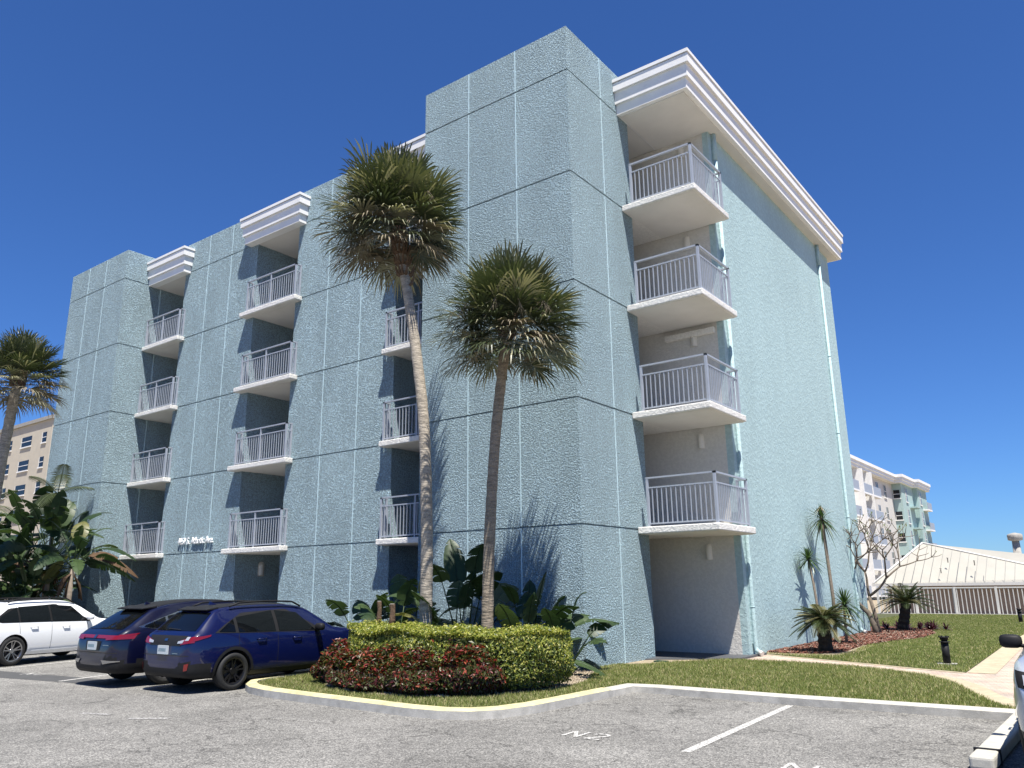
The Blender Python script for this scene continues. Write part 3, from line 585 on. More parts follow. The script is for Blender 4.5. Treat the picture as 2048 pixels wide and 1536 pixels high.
def stump(x, y, h, r, seed, label):
    rr = random.Random(seed); b = MB(); n = 9; b.tube([(x+.03*math.sin(k), y, h*k/n) for k in range(n+1)], [r*(1.2 if k % 2 else .95)*(1-.1*k/n) for k in range(n+1)], 9, 0, False)
    o = b.build('cut_stump', M['boot']); c = MB().tube([(x+.03*math.sin(n), y, h-.002), (x+.03*math.sin(n), y, h+.012)], r*.82, 9); c.build('cut_face', M['concrete'], o)
    return tag(o, label, 'stump', 'cut stumps behind the hedge')
stump(-3.18, -2.3, 1.36, .045, 1, 'shaggy narrow cut stump left of the taller palm'); stump(-2.88, -2.25, 1.31, .055, 2, 'wider pale-topped cut stump beside the taller palm')

# big tropical clump at the left
CG = 'bird of paradise plants'
strelitzia((-21.6, -1.0, 0), 5.9, 24, 41, 'tallest giant bird of paradise in the dark clump at the left edge', 1.35, .30, (-.02, 0), CG, 2, R(62), .35, trunk_h=2.7)
strelitzia((-19.6, -1.2, 0), 5.4, 24, 42, 'giant bird of paradise nearest the tower wall in the left clump', 1.3, .30, (.05, 0), CG, 2, R(66), .3, trunk_h=2.4)
strelitzia((-20.4, -1.9, 0), 4.2, 24, 43, 'mid-height bird of paradise in the middle of the left clump', 1.25, .29, (0, 0), CG, 2, R(70), .3, trunk_h=1.4)
strelitzia((-19.0, -2.0, 0), 3.3, 20, 44, 'low broad bird of paradise above the roof of the white car', 1.15, .27, (0, -.02), CG, 1, R(74), .3, trunk_h=.9)
strelitzia((-17.9, -1.3, 0), 4.1, 14, 45, 'giant bird of paradise with the rightmost leaves of the left clump, shadowing the tower', 1.15, .25, (.06, .02), CG, 1, R(80), .35, trunk_h=2.3)
strelitzia((-23.2, -1.6, 0), 4.6, 20, 46, 'giant bird of paradise half cut off by the left edge', 1.3, .29, (0, 0), CG, 2, R(70), .3, trunk_h=1.8)
strelitzia((-20.6, -2.6, 0), 3.2, 18, 47, 'low bird of paradise with broad leaves at the front of the left clump', 1.15, .27, (0, 0), CG, 1, R(72), .3, trunk_h=.8)
strelitzia((-22.2, -2.2, 0), 4.4, 20, 48, 'dark bird of paradise at the back of the left clump before the beige block', 1.2, .28, (0, 0), CG, 2, R(70), .3, trunk_h=1.7)
def feather(b, o, d, L, rr, mi, droop, nl=34, ll=.28, lw=.012, v=.35):
    d, s, u = rot_to(d); prev = o; pts = [o+d*L*f+Vector((0, 0, -1))*droop*L*f*f for f in [i/nl for i in range(nl+1)]]
    b.tube(pts[::5]+[pts[-1]], [.014]*len(pts[::5])+[.004], 4, mi)
    for i in range(3, nl+1):
        f = i/nl; t = (pts[i]-pts[i-1]).normalized(); l = ll*math.sin(PI*(.12+.86*f))**.6*rr.uniform(.85, 1.1)
        for sg in (-1, 1):
            dd = (s*sg+t*.55+Vector((0, 0, v))).normalized(); e = pts[i]+dd*l+Vector((0, 0, -l*.25)); m_ = pts[i]+dd*l*.5
            b.add([pts[i]-t*lw*.6, pts[i]+t*lw*.6, m_+t*lw, m_-t*lw, e], [(0, 1, 2, 3), (3, 2, 4)], mi)
def feather_palm(loc, th, n, L, seed, label, lean=(0, 0), name='feather_palm', group=None, cat='palm'):
    rr = random.Random(seed); t = empty(name, loc, 0, label, cat, group); b = MB(); tp = Vector((lean[0]*th, lean[1]*th, th))
    MB().tube([(0, 0, 0), tp*.5, tp], [.09, .07, .06], 9).build('trunk', M['bark_grey'], t)
    for k in range(n):
        g = (k+.5)/n; el = R(82)-R(95)*g; az = k*2.4+rr.uniform(-.3, .3); d = Vector((math.cos(az)*math.cos(el), math.sin(az)*math.cos(el), math.sin(el)))
        feather(b, tp, d, L*rr.uniform(.85, 1.1), rr, 1 if rr.random() < .4 else 0, .25+.35*g, 30, .42, .014, -.1)
    b.build('frond', [M['pl1'], M['pl2']], t); return t
feather_palm((-21.0, -.7, 0), 4.9, 7, 1.5, 51, 'feather palm with arching fronds against the tower, behind the left clump')
feather_palm((-24.5, -1.6, 0), 4.6, 11, 1.7, 52, 'feather palm with drooping fronds at the left edge below the sabal palm')
feather_palm((-22.6, -2.6, 0), 3.4, 10, 1.5, 53, 'short dark feather palm low in the left clump')

# hedge and crotons: leaves over a dark twiggy core
def shrub(name, poly, z0, z1, n, mats, weights, size, label, cat, group=None, fray=.05, topw=None, core=True, seed=1, dome=0):
    r = np.random.default_rng(seed); t = empty(name, (0, 0, 0), 0, label, cat, group)
    P = np.array(poly); c = P.mean(0); seg = np.roll(P, -1, 0)-P; ln = np.hypot(seg[:, 0], seg[:, 1]); per = ln.sum()
    A = .5*abs(np.sum(P[:, 0]*np.roll(P[:, 1], -1)-np.roll(P[:, 0], -1)*P[:, 1])); side = per*(z1-z0); ns = int(n*side/(side+A*1.25)); nt_ = n-ns
    k = r.choice(len(P), ns, p=ln/per); u = r.random(ns); xy = P[k]+seg[k]*u[:, None]; nrm = np.stack([seg[k][:, 1], -seg[k][:, 0]], 1); nrm /= np.hypot(nrm[:, 0], nrm[:, 1])[:, None]
    if np.sum((xy-c)*nrm) < 0: nrm = -nrm
    z = z0+(z1-z0)*r.random(ns)**.85; bul = .05*np.sin(xy[:, 0]*4.1+z*5)+.04*np.sin(xy[:, 1]*5.3+z*7); dep = r.exponential(fray, ns)*-1+fray*.6+bul
    f = (z-z0)/(z1-z0); rnd = -.10*np.clip((f-.72)/.28, 0, 1)**2-.12*np.clip((.25-f)/.25, 0, 1)
    S1 = np.concatenate([xy+nrm*(dep+rnd)[:, None], z[:, None]], 1); N1 = np.concatenate([nrm, np.full((ns, 1), .25)], 1)
    x = r.uniform(P[:, 0].min(), P[:, 0].max(), nt_*4); y = r.uniform(P[:, 1].min(), P[:, 1].max(), nt_*4); ok = inpoly(x, y, poly); x, y = x[ok][:nt_], y[ok][:nt_]; nt_ = len(x)
    zz = z1+.03*np.sin(x*5+y*3)+.03*np.sin(x*2.3-y*4.1)+r.normal(0, .018, nt_)+.05*(r.random(nt_) < .04)
    if dome:
        q2 = np.hypot((x-c[0])/(np.ptp(P[:, 0])/2), (y-c[1])/(np.ptp(P[:, 1])/2)); zz += -dome*q2**2.2+.07*np.sin(x*9+seed)*np.sin(y*11)+r.exponential(.03, nt_)
        S1[:, 2] = z0+(S1[:, 2]-z0)*(1-dome*.9/(z1-z0)); S1[:, :2] += (S1[:, :2]-c)*(.22*np.sin(f*PI)**1)[:, None]
    S2 = np.stack([x, y, zz], 1); N2 = np.tile([0, 0, 1.], (nt_, 1))
    C = np.concatenate([S1, S2]); N = np.concatenate([N1, N2])+r.normal(0, .55, (ns+nt_, 3)); N /= np.linalg.norm(N, axis=1)[:, None]; m = len(C)
    a = r.normal(0, 1, (m, 3)); a -= N*np.sum(a*N, 1)[:, None]; a /= np.linalg.norm(a, axis=1)[:, None]; b_ = np.cross(N, a); s = size*r.uniform(.6, 1.25, m)[:, None]
    asp = .42
    V = np.stack([C-a*s, C+b_*s*asp+N*s*.12, C+a*s-N*s*.15, C-b_*s*asp+N*s*.12], 1).reshape(-1, 3)
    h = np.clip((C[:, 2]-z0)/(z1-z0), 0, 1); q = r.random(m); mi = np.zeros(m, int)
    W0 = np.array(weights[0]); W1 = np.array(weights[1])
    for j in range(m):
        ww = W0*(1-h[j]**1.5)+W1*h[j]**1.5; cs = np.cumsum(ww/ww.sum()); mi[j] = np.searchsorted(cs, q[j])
    npmesh('foliage', V, np.arange(m*4).reshape(-1, 4), [M[k_] for k_ in mats], np.clip(mi, 0, len(mats)-1), t)
    if core:
        ins = P+(c-P)*.10/np.maximum(.3, np.linalg.norm(c-P, axis=1))[:, None]*1.6
        MB().prism([tuple(p) for p in ins], z0+.08, z1-.07-dome*.8).build('core', M['twig'], t)
        tw = MB(); rr = random.Random(seed)
        for j in range(120):
            e = P[rr.randrange(len(P))]*.0+np.array([0, 0]); k_ = rr.randrange(len(P)); q_ = P[k_]+seg[k_]*rr.random(); q_ = q_+(c-q_)*.1
            tw.tube([(q_[0], q_[1], .05), (q_[0]+rr.uniform(-.08, .08), q_[1]+rr.uniform(-.08, .08), z0+.25)], [.008, .005], 4)
        tw.build('stem', M['twig'], t)
    return t
shrub('hedge', [(-3.35, -2.5), (-3.05, -3.1), (-2.6, -3.6), (-1.9, -3.95), (-.7, -4.05), (.25, -3.95), (1.0, -3.6), (1.3, -3.0), (1.2, -2.35), (.2, -2.55), (-2, -2.8), (-3.1, -2.1)], .16, .93, 68000,
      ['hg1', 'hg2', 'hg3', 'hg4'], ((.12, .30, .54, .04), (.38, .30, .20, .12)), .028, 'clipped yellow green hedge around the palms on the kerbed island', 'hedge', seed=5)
CRG = 'red croton bushes in front of the hedge'
def croton(x, y, rx, ry, h, seed, label):
    n = 14; poly = [(x+rx*math.cos(2*PI*k/n), y+ry*math.sin(2*PI*k/n)) for k in range(n)]
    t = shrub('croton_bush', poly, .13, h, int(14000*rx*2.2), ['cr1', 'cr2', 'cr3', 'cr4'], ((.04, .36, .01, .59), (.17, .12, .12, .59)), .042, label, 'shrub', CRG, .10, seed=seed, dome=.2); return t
croton(-2.40, -3.85, .40, .36, .60, 61, 'croton bush with bright red tips at the left end of the hedge')
croton(-1.72, -4.15, .42, .33, .54, 62, 'croton bush with olive and red leaves, second from the left end of the row')
croton(-1.02, -4.28, .42, .33, .56, 63, 'low olive croton bush in the middle of the row before the hedge')
croton(-.32, -4.22, .42, .34, .64, 64, 'croton bush with orange red leaves, second from the right end of the row')
croton(.40, -3.88, .42, .38, .70, 65, 'tallest croton bush, at the right end of the row')

# sea-side bed
def cycad(loc, th, tr, n, L, seed, label, pale=.3, lean=(0, 0), el0=62, el1=-8, ll=.17):
    rr = random.Random(seed); t = empty('sago_palm', loc, 0, label, 'cycad', 'sago palms in the mulch bed'); tb = MB(); k = 12
    tb.tube([(lean[0]*th*i/k, lean[1]*th*i/k, th*i/k) for i in range(k+1)], [tr*(1+.16*(i % 2))*(1.05-.1*i/k) for i in range(k+1)], 14, 0, False); tb.build('trunk', M['bark_dark'], t)
    b = MB(); tp = Vector((lean[0]*th, lean[1]*th, th))
    for i in range(n):
        g = (i+.5)/n; el = R(el0)-R(el0-el1)*g; az = i*2.4+rr.uniform(-.2, .2); d = Vector((math.cos(az)*math.cos(el), math.sin(az)*math.cos(el), math.sin(el)))
        feather(b, tp, d, L*rr.uniform(.88, 1.1), rr, 1 if rr.random() < pale else 0, .28+.2*g, 34, ll, .007, .30)
    b.build('frond', [M['cyc'], M['cyc2']], t); return t
cycad((2.62, 6.0, 0), .80, .14, 56, .74, 71, 'sago palm with black trunk and flat pale-tipped crown nearest the porch', .45, el0=52, el1=-12)
cycad((2.25, 15.5, 0), .95, .15, 44, 1.05, 72, 'sago palm with leaning trunk and upright green fronds beyond the bare tree', .12, (.25, 0), el0=66, el1=8, ll=.2)
def rosette(b, o, d0, n, L, w_, rr, el0, el1, droop, mi=0):
    for i in range(n):
        g = (i+.5)/n; el = R(el0)-R(el0-el1)*g; az = i*2.4+rr.uniform(-.3, .3); d = Vector((math.cos(az)*math.cos(el), math.sin(az)*math.cos(el), math.sin(el))); s = Vector((-math.sin(az), math.cos(az), 0))
        l = L*rr.uniform(.8, 1.1); P = [o+d*l*f+Vector((0, 0, -droop*l*f*f*(1+g))) for f in (0, .35, .7, 1)]; W = (w_*.6, w_, w_*.7, .001)
        b.ribbon([p-s*x for p, x in zip(P, W)], [p+s*x+Vector((0, 0, .004)) for p, x in zip(P, W)], mi)
def dracaena(loc, stems, seed, label):
    rr = random.Random(seed); t = empty('dracaena', loc, 0, label, 'dracaena', 'dracaenas in the mulch bed')
    for P, r, n, L, el1, dead in stems:
        MB().tube(P, [r*1.15]+[r]*(len(P)-2)+[r*.9], 8).build('stem', M['bark_grey'], t)
        b = MB(); rosette(b, Vector(P[-1]), None, n, L, .016, rr, 86, el1, .28)
        if dead: rosette(b, Vector(P[-1])+Vector((0, 0, .05)), None, 26, L*.8, .014, rr, -30, -80, .1, 1); rosette(b, Vector(P[-1])+Vector((0, 0, .35)), None, 16, .35, .014, rr, -20, -80, .1, 1)
        b.build('leaf', [M['dragon'], M['pl3']], t)
    return t
dracaena((1.95, 7.9, 0), [([(0, 0, 0), (.02, .0, .9), (-.06, .1, 1.6), (-.16, .2, 2.2)], .032, 90, .52, -25, False)], 81, 'slim dracaena with one spiky green head against the teal wall')
dracaena((1.95, 9.2, 0), [([(0, 0, 0), (.05, 0, 1.2), (.0, .05, 2.2), (-.04, .1, 2.9), (-.06, .1, 3.3)], .045, 84, .58, -55, True), ], 82, 'tallest dracaena with drooping tip and dead skirt of leaves')
dracaena((2.3, 8.9, 0), [([(0, 0, 0), (.02, 0, .7), (.05, 0, 1.05)], .035, 120, .66, -40, False)], 83, 'short bushy dracaena behind the nearest sago palm')
def bromeliads(x, y, n, seed, label):
    rr = random.Random(seed); b = MB()
    for k in range(n): rosette(b, Vector((rr.gauss(0, .35), rr.gauss(0, .5), .02)), None, 20, .32, .022, rr, 80, 10, .2)
    t = empty('red_rosette_plant', (x, y, .1), 0, label, 'plant', 'dark red rosette plants'); b.build('leaf', [M['brom']], t)
bromeliads(1.75, 16.4, 9, 91, 'dark red rosette plants left of the leaning sago palm'); bromeliads(2.95, 16.6, 9, 92, 'dark red rosette plants right of the leaning sago palm')
def plumeria(loc, seed, label):
    rr = random.Random(seed); t = empty('bare_tree', loc, 0, label, 'tree'); tb = MB(); lb = MB()
    def grow(p, d, L, r, lvl):
        pts = [p]; dd = d.copy()
        for i in range(4):
            dd = (dd+Vector((rr.uniform(-.16, .16), rr.uniform(-.16, .16), rr.uniform(0, .16)))).normalized(); pts.append(pts[-1]+dd*L/4)
        tb.tube(pts, [r*(1-.07*i) for i in range(5)], 7)
        if lvl == 0:
            for k in range(rr.choice((0, 1, 2, 3))):
                q = pts[-1]; a = rr.uniform(0, 2*PI); e = q+(dd+Vector((math.cos(a), math.sin(a), .2))*.6).normalized()*rr.uniform(.06, .14); s = Vector((-math.sin(a), math.cos(a), 0))*.018; m_ = (q+e)/2; lb.add([q, m_+s, e, m_-s], [(0, 1, 2, 3)])
            return
        n = rr.choice((2, 3, 3)) if lvl > 2 else rr.choice((2, 2, 3)); a0 = rr.uniform(0, 2*PI)
        for k in range(n):
            a = a0+2*PI*k/n+rr.uniform(-.4, .4); _, s, u = rot_to(dd); o = s*math.cos(a)+u*math.sin(a)
            grow(pts[-1], (dd*.66+o*.72+Vector((0, 0, .12))).normalized(), L*rr.uniform(.70, .92), r*.70, lvl-1)
    # bent lower trunk with two or three main limbs
    P = [Vector((0, 0, 0)), Vector((-.06, 0, .35)), Vector((-.18, 0, .7)), Vector((-.42, 0, .95)), Vector((-.55, 0, 1.15))]
    tb.tube(P, [.10, .085, .075, .065, .055], 9); P2 = [Vector((.05, .1, 0)), Vector((-.02, .15, .6)), Vector((-.15, .2, 1.2))]; tb.tube(P2, [.075, .06, .05], 8)
    grow(P[-1], Vector((-.85, .1, .75)), .86, .046, 4); grow(P[-1], Vector((.1, -.2, .95)), .78, .044, 4); grow(P2[-1], Vector((.95, .1, .55)), .80, .044, 4); grow(P2[-1], Vector((.0, .3, .9)), .76, .042, 4)
    tb.build('trunk', mat('plumeria bark', (.17, .135, .10), .9, .3, 12, .5, 60, .004), t); lb.build('foliage', M['plume_leaf'], t)
plumeria((1.95, 13.6, 0), 102, 'bare plumeria tree with many forked grey branches at the end of the teal wall')

# ---------------------------------------------------------------- small yard things
def bollard(x, y, label, seed):
    t = empty('bollard_light', (x, y, GZ), R(8), label, 'bollard light', 'black bollard lights on the lawn'); b = MB(); b.tube([(0, 0, .02), (0, 0, .40)], .068, 20); b.build('post', M['blk'], t)
    h = MB(); h.tube([(0, 0, .40), (0, 0, .415), (0, 0, .416), (0, 0, .445)], [.095, .095, .055, .055], 20); h.build('collar', M['blk'], t)
    c = MB(); c.tube([(0, 0, .445), (0, 0, .485), (0, 0, .487), (0, 0, .505)], [.078, .072, .088, .082], 20)
    for k in range(6):
        a = k*PI/3; c.box(math.cos(a)*.08-.012, math.sin(a)*.08-.012, .485, math.cos(a)*.08+.012, math.sin(a)*.08+.012, .52)
    c.build('cap', M['blk'], t); MB().box(-.17, -.12, -.01, .17, .12, .02).build('base_pad', M['concrete'], t); return t
bollard(5.33, 4.37, 'nearer black bollard light beside the paver path', 1); bollard(4.85, 23.0, 'farther black bollard light on the lawn before the fence', 2)
ub = MB(); ub.box(.36, 1.98, GZ, .62, 2.16, GZ+.035); o = bevel(ub.build('utility_cover', mat('green plastic', (.02, .06, .035), .5, .1, 10)), .008); tag(o, 'small green utility cover in the grass by the tower corner', 'utility cover')
# white wheel stop with a black strap at the right kerb
t = empty('wheel_stop', (7.08, -3.35, 0), R(-1), 'long white wheel stop with black strap beside the silver car', 'wheel stop')
b = MB(); b.prism([(-.10, -1.5), (.10, -1.5), (.10, 1.5), (-.10, 1.5)], 0, .12); bevel(b.build('block', M['kerb_white'], t), .03, 3); b = MB(); b.box(-.108, -1.15, 0, .108, -1.11, .13); b.build('strap', M['blk'], t)

# ---------------------------------------------------------------- cars (built in metres, cs brings them to scene units)
cs = 1/S*1.02
def crom(xs, ys, x):
    n = len(xs); k = 0
    while k < n-2 and x > xs[k+1]: k += 1
    h = xs[k+1]-xs[k]; t = min(1, max(0, (x-xs[k])/h))
    def m(i):
        if i <= 0 or i >= n-1: return 0 if i <= 0 else (ys[-1]-ys[-2])/(xs[-1]-xs[-2])
        a = (ys[i]-ys[i-1])/(xs[i]-xs[i-1]); b_ = (ys[i+1]-ys[i])/(xs[i+1]-xs[i])
        return 0 if a*b_ <= 0 else 2*a*b_/(a+b_)
    m0, m1 = m(k)*h, m(k+1)*h; t2, t3 = t*t, t*t*t
    return (2*t3-3*t2+1)*ys[k]+(t3-2*t2+t)*m0+(-2*t3+3*t2)*ys[k+1]+(t3-t2)*m1
def paint(name, col, fl=.4):
    return mat(name, col, .35, 0, metal=fl, coat=1., spec=.2, full=True)
M['tail'] = mat('red tail lamp', (.22, .004, .005), .15, 0, coat=1); M['lens'] = mat('clear lamp lens', (.62, .64, .66), .1, 0, coat=1, metal=.3)
M['seam'] = mat('panel gap', (.008, .008, .009), .8, 0); M['plate'] = mat('number plate', (.62, .68, .72), .4, .05, 30); M['plate_ink'] = mat('plate ink', (.05, .16, .22), .5, 0)
M['rim_dark'] = mat('dark alloy', (.03, .03, .033), .3, 0, metal=.6); M['rim_mid'] = mat('bright alloy', (.50, .50, .52), .25, 0, metal=.9); M['brake'] = mat('brake disc', (.12, .12, .12), .4, .1, 20, metal=.7)
def wheel_mesh(parent, x, y, r, sgn, rim, nsp, dbl):
    t = bpy.data.objects.new('wheel', None); COL.objects.link(t); t.parent = parent; t.location = (x*cs, y*cs, r*cs); t.empty_display_size = .1
    def lathe(prof, name, m_, n=40, tread=False):
        vs = []; k = len(prof)
        for i in range(n):
            a = 2*PI*i/n
            for px, pr in prof:
                rr_ = pr*(1-.012*(i % 2) if tread and pr > r*.985 else 1); vs.append((px*sgn*cs, math.cos(a)*rr_*cs, math.sin(a)*rr_*cs))
        fs = [(i*k+j, ((i+1) % n)*k+j, ((i+1) % n)*k+j+1, i*k+j+1) for i in range(n) for j in range(k-1)]
        b = MB(); b.add(vs, fs, 0, True); return b.build(name, m_, t)
    w_ = .115; R0 = r*.70
    lathe([(-w_, R0), (-w_-.006, r*.86), (-w_*.85, r*.975), (-w_*.5, r), (w_*.5, r), (w_*.85, r*.975), (w_+.006, r*.86), (w_, R0+.005), (w_*.9, R0)], 'tyre', M['rubber'], 60, True)
    rb_ = MB(); n = 40
    # rim barrel and lip
    for (xa, ra), (xb, rb2) in (((w_+.002, R0+.004), (w_-.008, R0-.018)), ((w_-.008, R0-.018), (-.02, R0-.035))):
        vs = []; 
        for i in range(n): a = 2*PI*i/n; vs += [(xa*sgn*cs, math.cos(a)*ra*cs, math.sin(a)*ra*cs), (xb*sgn*cs, math.cos(a)*rb2*cs, math.sin(a)*rb2*cs)]
        rb_.add(vs, [(2*i, 2*((i+1) % n), 2*((i+1) % n)+1, 2*i+1) for i in range(n)], 0, True)
    for i in range(nsp):
        for dlt in ((-.16, .16) if dbl else (0,)):
            a = 2*PI*i/nsp+PI/2; a1 = a+dlt*1.25; a0 = a+dlt*.5; wi, wo = (.016, .013) if dbl else (.030, .022)
            p0 = Vector((0, math.cos(a0), math.sin(a0)))*.045; p1 = Vector((0, math.cos(a1), math.sin(a1)))*(R0-.012); s = Vector((0, -(p1-p0).z, (p1-p0).y)).normalized()
            X0, X1 = w_-.045, w_-.012; q = [p0-s*wi, p0+s*wi, p1+s*wo, p1-s*wo]
            vs = [(X0*sgn*cs if k < 2 else X1*sgn*cs, v.y*cs, v.z*cs) for k, v in enumerate(q)]+[((X0-.03)*sgn*cs if k < 2 else (X1-.03)*sgn*cs, v.y*cs*1, v.z*cs*1) for k, v in enumerate(q)]
            rb_.add(vs, [(0, 1, 2, 3), (0, 4, 5, 1), (3, 2, 6, 7), (0, 3, 7, 4), (1, 5, 6, 2)], 0)
    rb_.tube([((w_-.06)*sgn*cs, 0, 0), ((w_-.03)*sgn*cs, 0, 0)], .062*cs, 16); rb_.build('rim', rim, t)
    d = MB(); d.tube([(-.01*sgn*cs, 0, 0), (.015*sgn*cs, 0, 0)], .155*cs, 24); d.build('brake_disc', M['brake'], t)
    MB().tube([(-.03*sgn*cs, 0, 0), (-.02*sgn*cs, 0, 0)], (R0-.03)*cs, 24).build('wheel_well', M['blk'], t)
def make_car(name, loc, rz, label, P):
    """P: stations (y, z bottom, z top, half width), belt, roof half width, wheelbase ..."""
    t = empty(name, loc, rz, label, P.get('cat', 'car'), 'parked cars'); st = P['st']; ys = [s[0] for s in st]; N = 90; zr = max(s[2] for s in st)
    # sample stations densely at the ends
    yy = []
    for a, b_ in zip(ys[:-1], ys[1:]):
        k = max(2, int((b_-a)/.07)); yy += [a+(b_-a)*i/k for i in range(k)]
    yy.append(ys[-1]); belt, rh = P['belt'], P['rh']
    def sec(y):
        zb, zt, w_ = (crom(ys, [s[j] for s in st], y) for j in (1, 2, 3)); bl = belt(y); pts = []
        zs = min(bl, zt-.07*min(1, (zt-zb)/.5)); prof = lambda z: w_*(1-.07*((z-.66)/.42)**2*(1 if z > .66 else .75))
        ws = prof(zs); xe = ws-(ws-rh)*min(1, max(0, (zt-bl)/(zr-bl)))**1.0-.045*min(1, (zt-zs)/.08); up_ = zt-.045*min(1, (zt-zs)/.12)
        pts += [(0, zb), (w_*.5, zb), (w_*.82, zb+.006)]
        for i in range(10): z = zb+.035+(zs-zb-.035)*i/9; pts.append((prof(z)-(.035 if i == 0 else 0), z))
        for i in range(1, 8): f = i/8; pts.append((ws+(xe-ws)*f+.022*math.sin(PI*f)*min(1, (zt-zs)/.4), zs+(up_-zs)*f))
        for i in range(0, 7): f = i/6; pts.append((xe*math.cos(f*PI/2)**.9 if i < 6 else 0, up_+(zt-up_)*math.sin(f*PI/2)))
        return pts
    rings = []; n = None
    for y in yy:
        p = sec(y); ring = [(x, y, z) for x, z in p]+[(-x, y, z) for x, z in p[1:-1][::-1]]; n = len(ring); rings.append(ring)
    V = [tuple(c*cs for c in v) for r_ in rings for v in r_]; F_ = []; mi = []
    for i in range(len(rings)-1):
        for j in range(n):
            q = (i*n+j, (i+1)*n+j, (i+1)*n+(j+1) % n, i*n+(j+1) % n); F_.append(q); zc = sum(V[k][2] for k in q)/4/cs; yc = sum(V[k][1] for k in q)/4/cs
            mi.append(1 if zc < P['clad'](yc) else 0)
    F_.append(tuple(range(n))); mi.append(0); F_.append(tuple((len(rings)-1)*n+k for k in range(n))[::-1]); mi.append(1)
    me = bpy.data.meshes.new('body'); me.from_pydata(V, [], F_); me.materials.append(P['paint']); me.materials.append(M['blk']); me.polygons.foreach_set('material_index', mi); me.update()
    body = bpy.data.objects.new('body', me); COL.objects.link(body)
    wb, rw = P['wb'], P['rw']; cm = MB()
    for y in (0, wb):
        for sx in (-1, 1): cm.tube([(sx*.56*cs, y*cs, rw*cs), (sx*1.3*cs, y*cs, rw*cs)], (rw+.045)*cs, 48)
    cut = cm.build('cut', M['blk']); bm_ = body.modifiers.new('b', 'BOOLEAN'); bm_.object = cut; bm_.operation = 'DIFFERENCE'; bm_.solver = 'EXACT'
    bpy.context.view_layer.update(); dgx = bpy.context.evaluated_depsgraph_get(); me2 = bpy.data.meshes.new_from_object(body.evaluated_get(dgx)); me2.name = 'body'
    body.modifiers.clear(); old = body.data; body.data = me2; bpy.data.meshes.remove(old); cmesh = cut.data; bpy.data.objects.remove(cut); bpy.data.meshes.remove(cmesh)
    if len(me2.materials) < 2: me2.materials.append(M['blk'])
    for p in me2.polygons:
        c = p.center/cs
        near = min(math.hypot(c.y, c.z-rw), math.hypot(c.y-wb, c.z-rw))
        if near < rw+.050 and abs(c.x) < .99 and (abs(p.normal.x) < .5 or abs(c.x) < .6): p.material_index = 1
        p.use_smooth = True
    body.parent = t; es = body.modifiers.new('edge', 'EDGE_SPLIT'); es.split_angle = R(38)
    bvh = BVHTree.FromPolygons([tuple(v.co/cs) for v in me2.vertices], [tuple(p.vertices) for p in me2.polygons])
    def hit(kind, a, b_, off):
        o, d = {'R': ((3, a, b_), (-1, 0, 0)), 'L': ((-3, a, b_), (1, 0, 0)), 'B': ((a, -4, b_), (0, 1, 0)), 'F': ((a, 8, b_), (0, -1, 0)), 'T': ((a, b_, 4), (0, 0, -1))}[kind]
        h = bvh.ray_cast(Vector(o), Vector(d)); 
        if h[0] is None: return None
        nn_ = h[1] if h[1].dot(Vector(d)) < 0 else -h[1]
        return (h[0]+nn_*off*.6-Vector(d)*off*.6)*cs
    def patch(name, kind, lo, hi, m_, off=.004, n1=14, n2=6, par=None, th=0):
        """surface patch between two polylines lo and hi, laid on the body by projection"""
        def along(pl, f):
            L = [0]; 
            for p, q in zip(pl[:-1], pl[1:]): L.append(L[-1]+math.hypot(q[0]-p[0], q[1]-p[1]))
            x = f*L[-1]; k = 0
            while k < len(pl)-2 and x > L[k+1]: k += 1
            u = (x-L[k])/max(1e-9, L[k+1]-L[k]); return (pl[k][0]+(pl[k+1][0]-pl[k][0])*u, pl[k][1]+(pl[k+1][1]-pl[k][1])*u)
        g = []
        for j in range(n2+1):
            row = []
            for i in range(n1+1):
                a = along(lo, i/n1); b_ = along(hi, i/n1); v = j/n2; row.append(hit(kind, a[0]+(b_[0]-a[0])*v, a[1]+(b_[1]-a[1])*v, off))
            g.append(row)
        vs = []; idx = {}
        for j in range(n2+1):
            for i in range(n1+1):
                if g[j][i] is not None: idx[(i, j)] = len(vs); vs.append(g[j][i])
        fs = [(idx[(i, j)], idx[(i+1, j)], idx[(i+1, j+1)], idx[(i, j+1)]) for j in range(n2) for i in range(n1) if all(k in idx for k in ((i, j), (i+1, j), (i+1, j+1), (i, j+1)))]
        b2 = MB(); b2.add(vs, fs, 0, True); return b2.build(name, m_, par or t)
    for y in (0, wb):
        for sx in (-1, 1): wheel_mesh(t, sx*P['track'], y, rw, sx, P['rim'], P['nsp'], P['dbl'])
    sides = ('R', 'L')
    for sd_ in sides:
        if P.get('dlo'):
            lo, hi = P['dlo']; patch('window_surround', sd_, lo, hi, P.get('surround', M['blk']), .004, 30, 8)
            for lo, hi in P['wins']: patch('window', sd_, lo, hi, M['glass'], .009, 14, 8)
        for a, b_ in P['seams']: patch('door_seam', sd_, [(a[0]-.005, a[1]), (b_[0]-.005, b_[1])], [(a[0]+.005, a[1]), (b_[0]+.005, b_[1])], M['seam'], .003, 16, 1)
        for y, z in P['handles']:
            h0 = hit(sd_, y-.09, z, .035); h1 = hit(sd_, y+.09, z, .035); m0 = hit(sd_, y-.11, z, .0); m1 = hit(sd_, y+.11, z, 0)
            MB().tube([m0, h0, h1, m1], [.012*cs, .015*cs, .015*cs, .012*cs], 8).build('door_handle', P.get('handle', P['paint']), t)
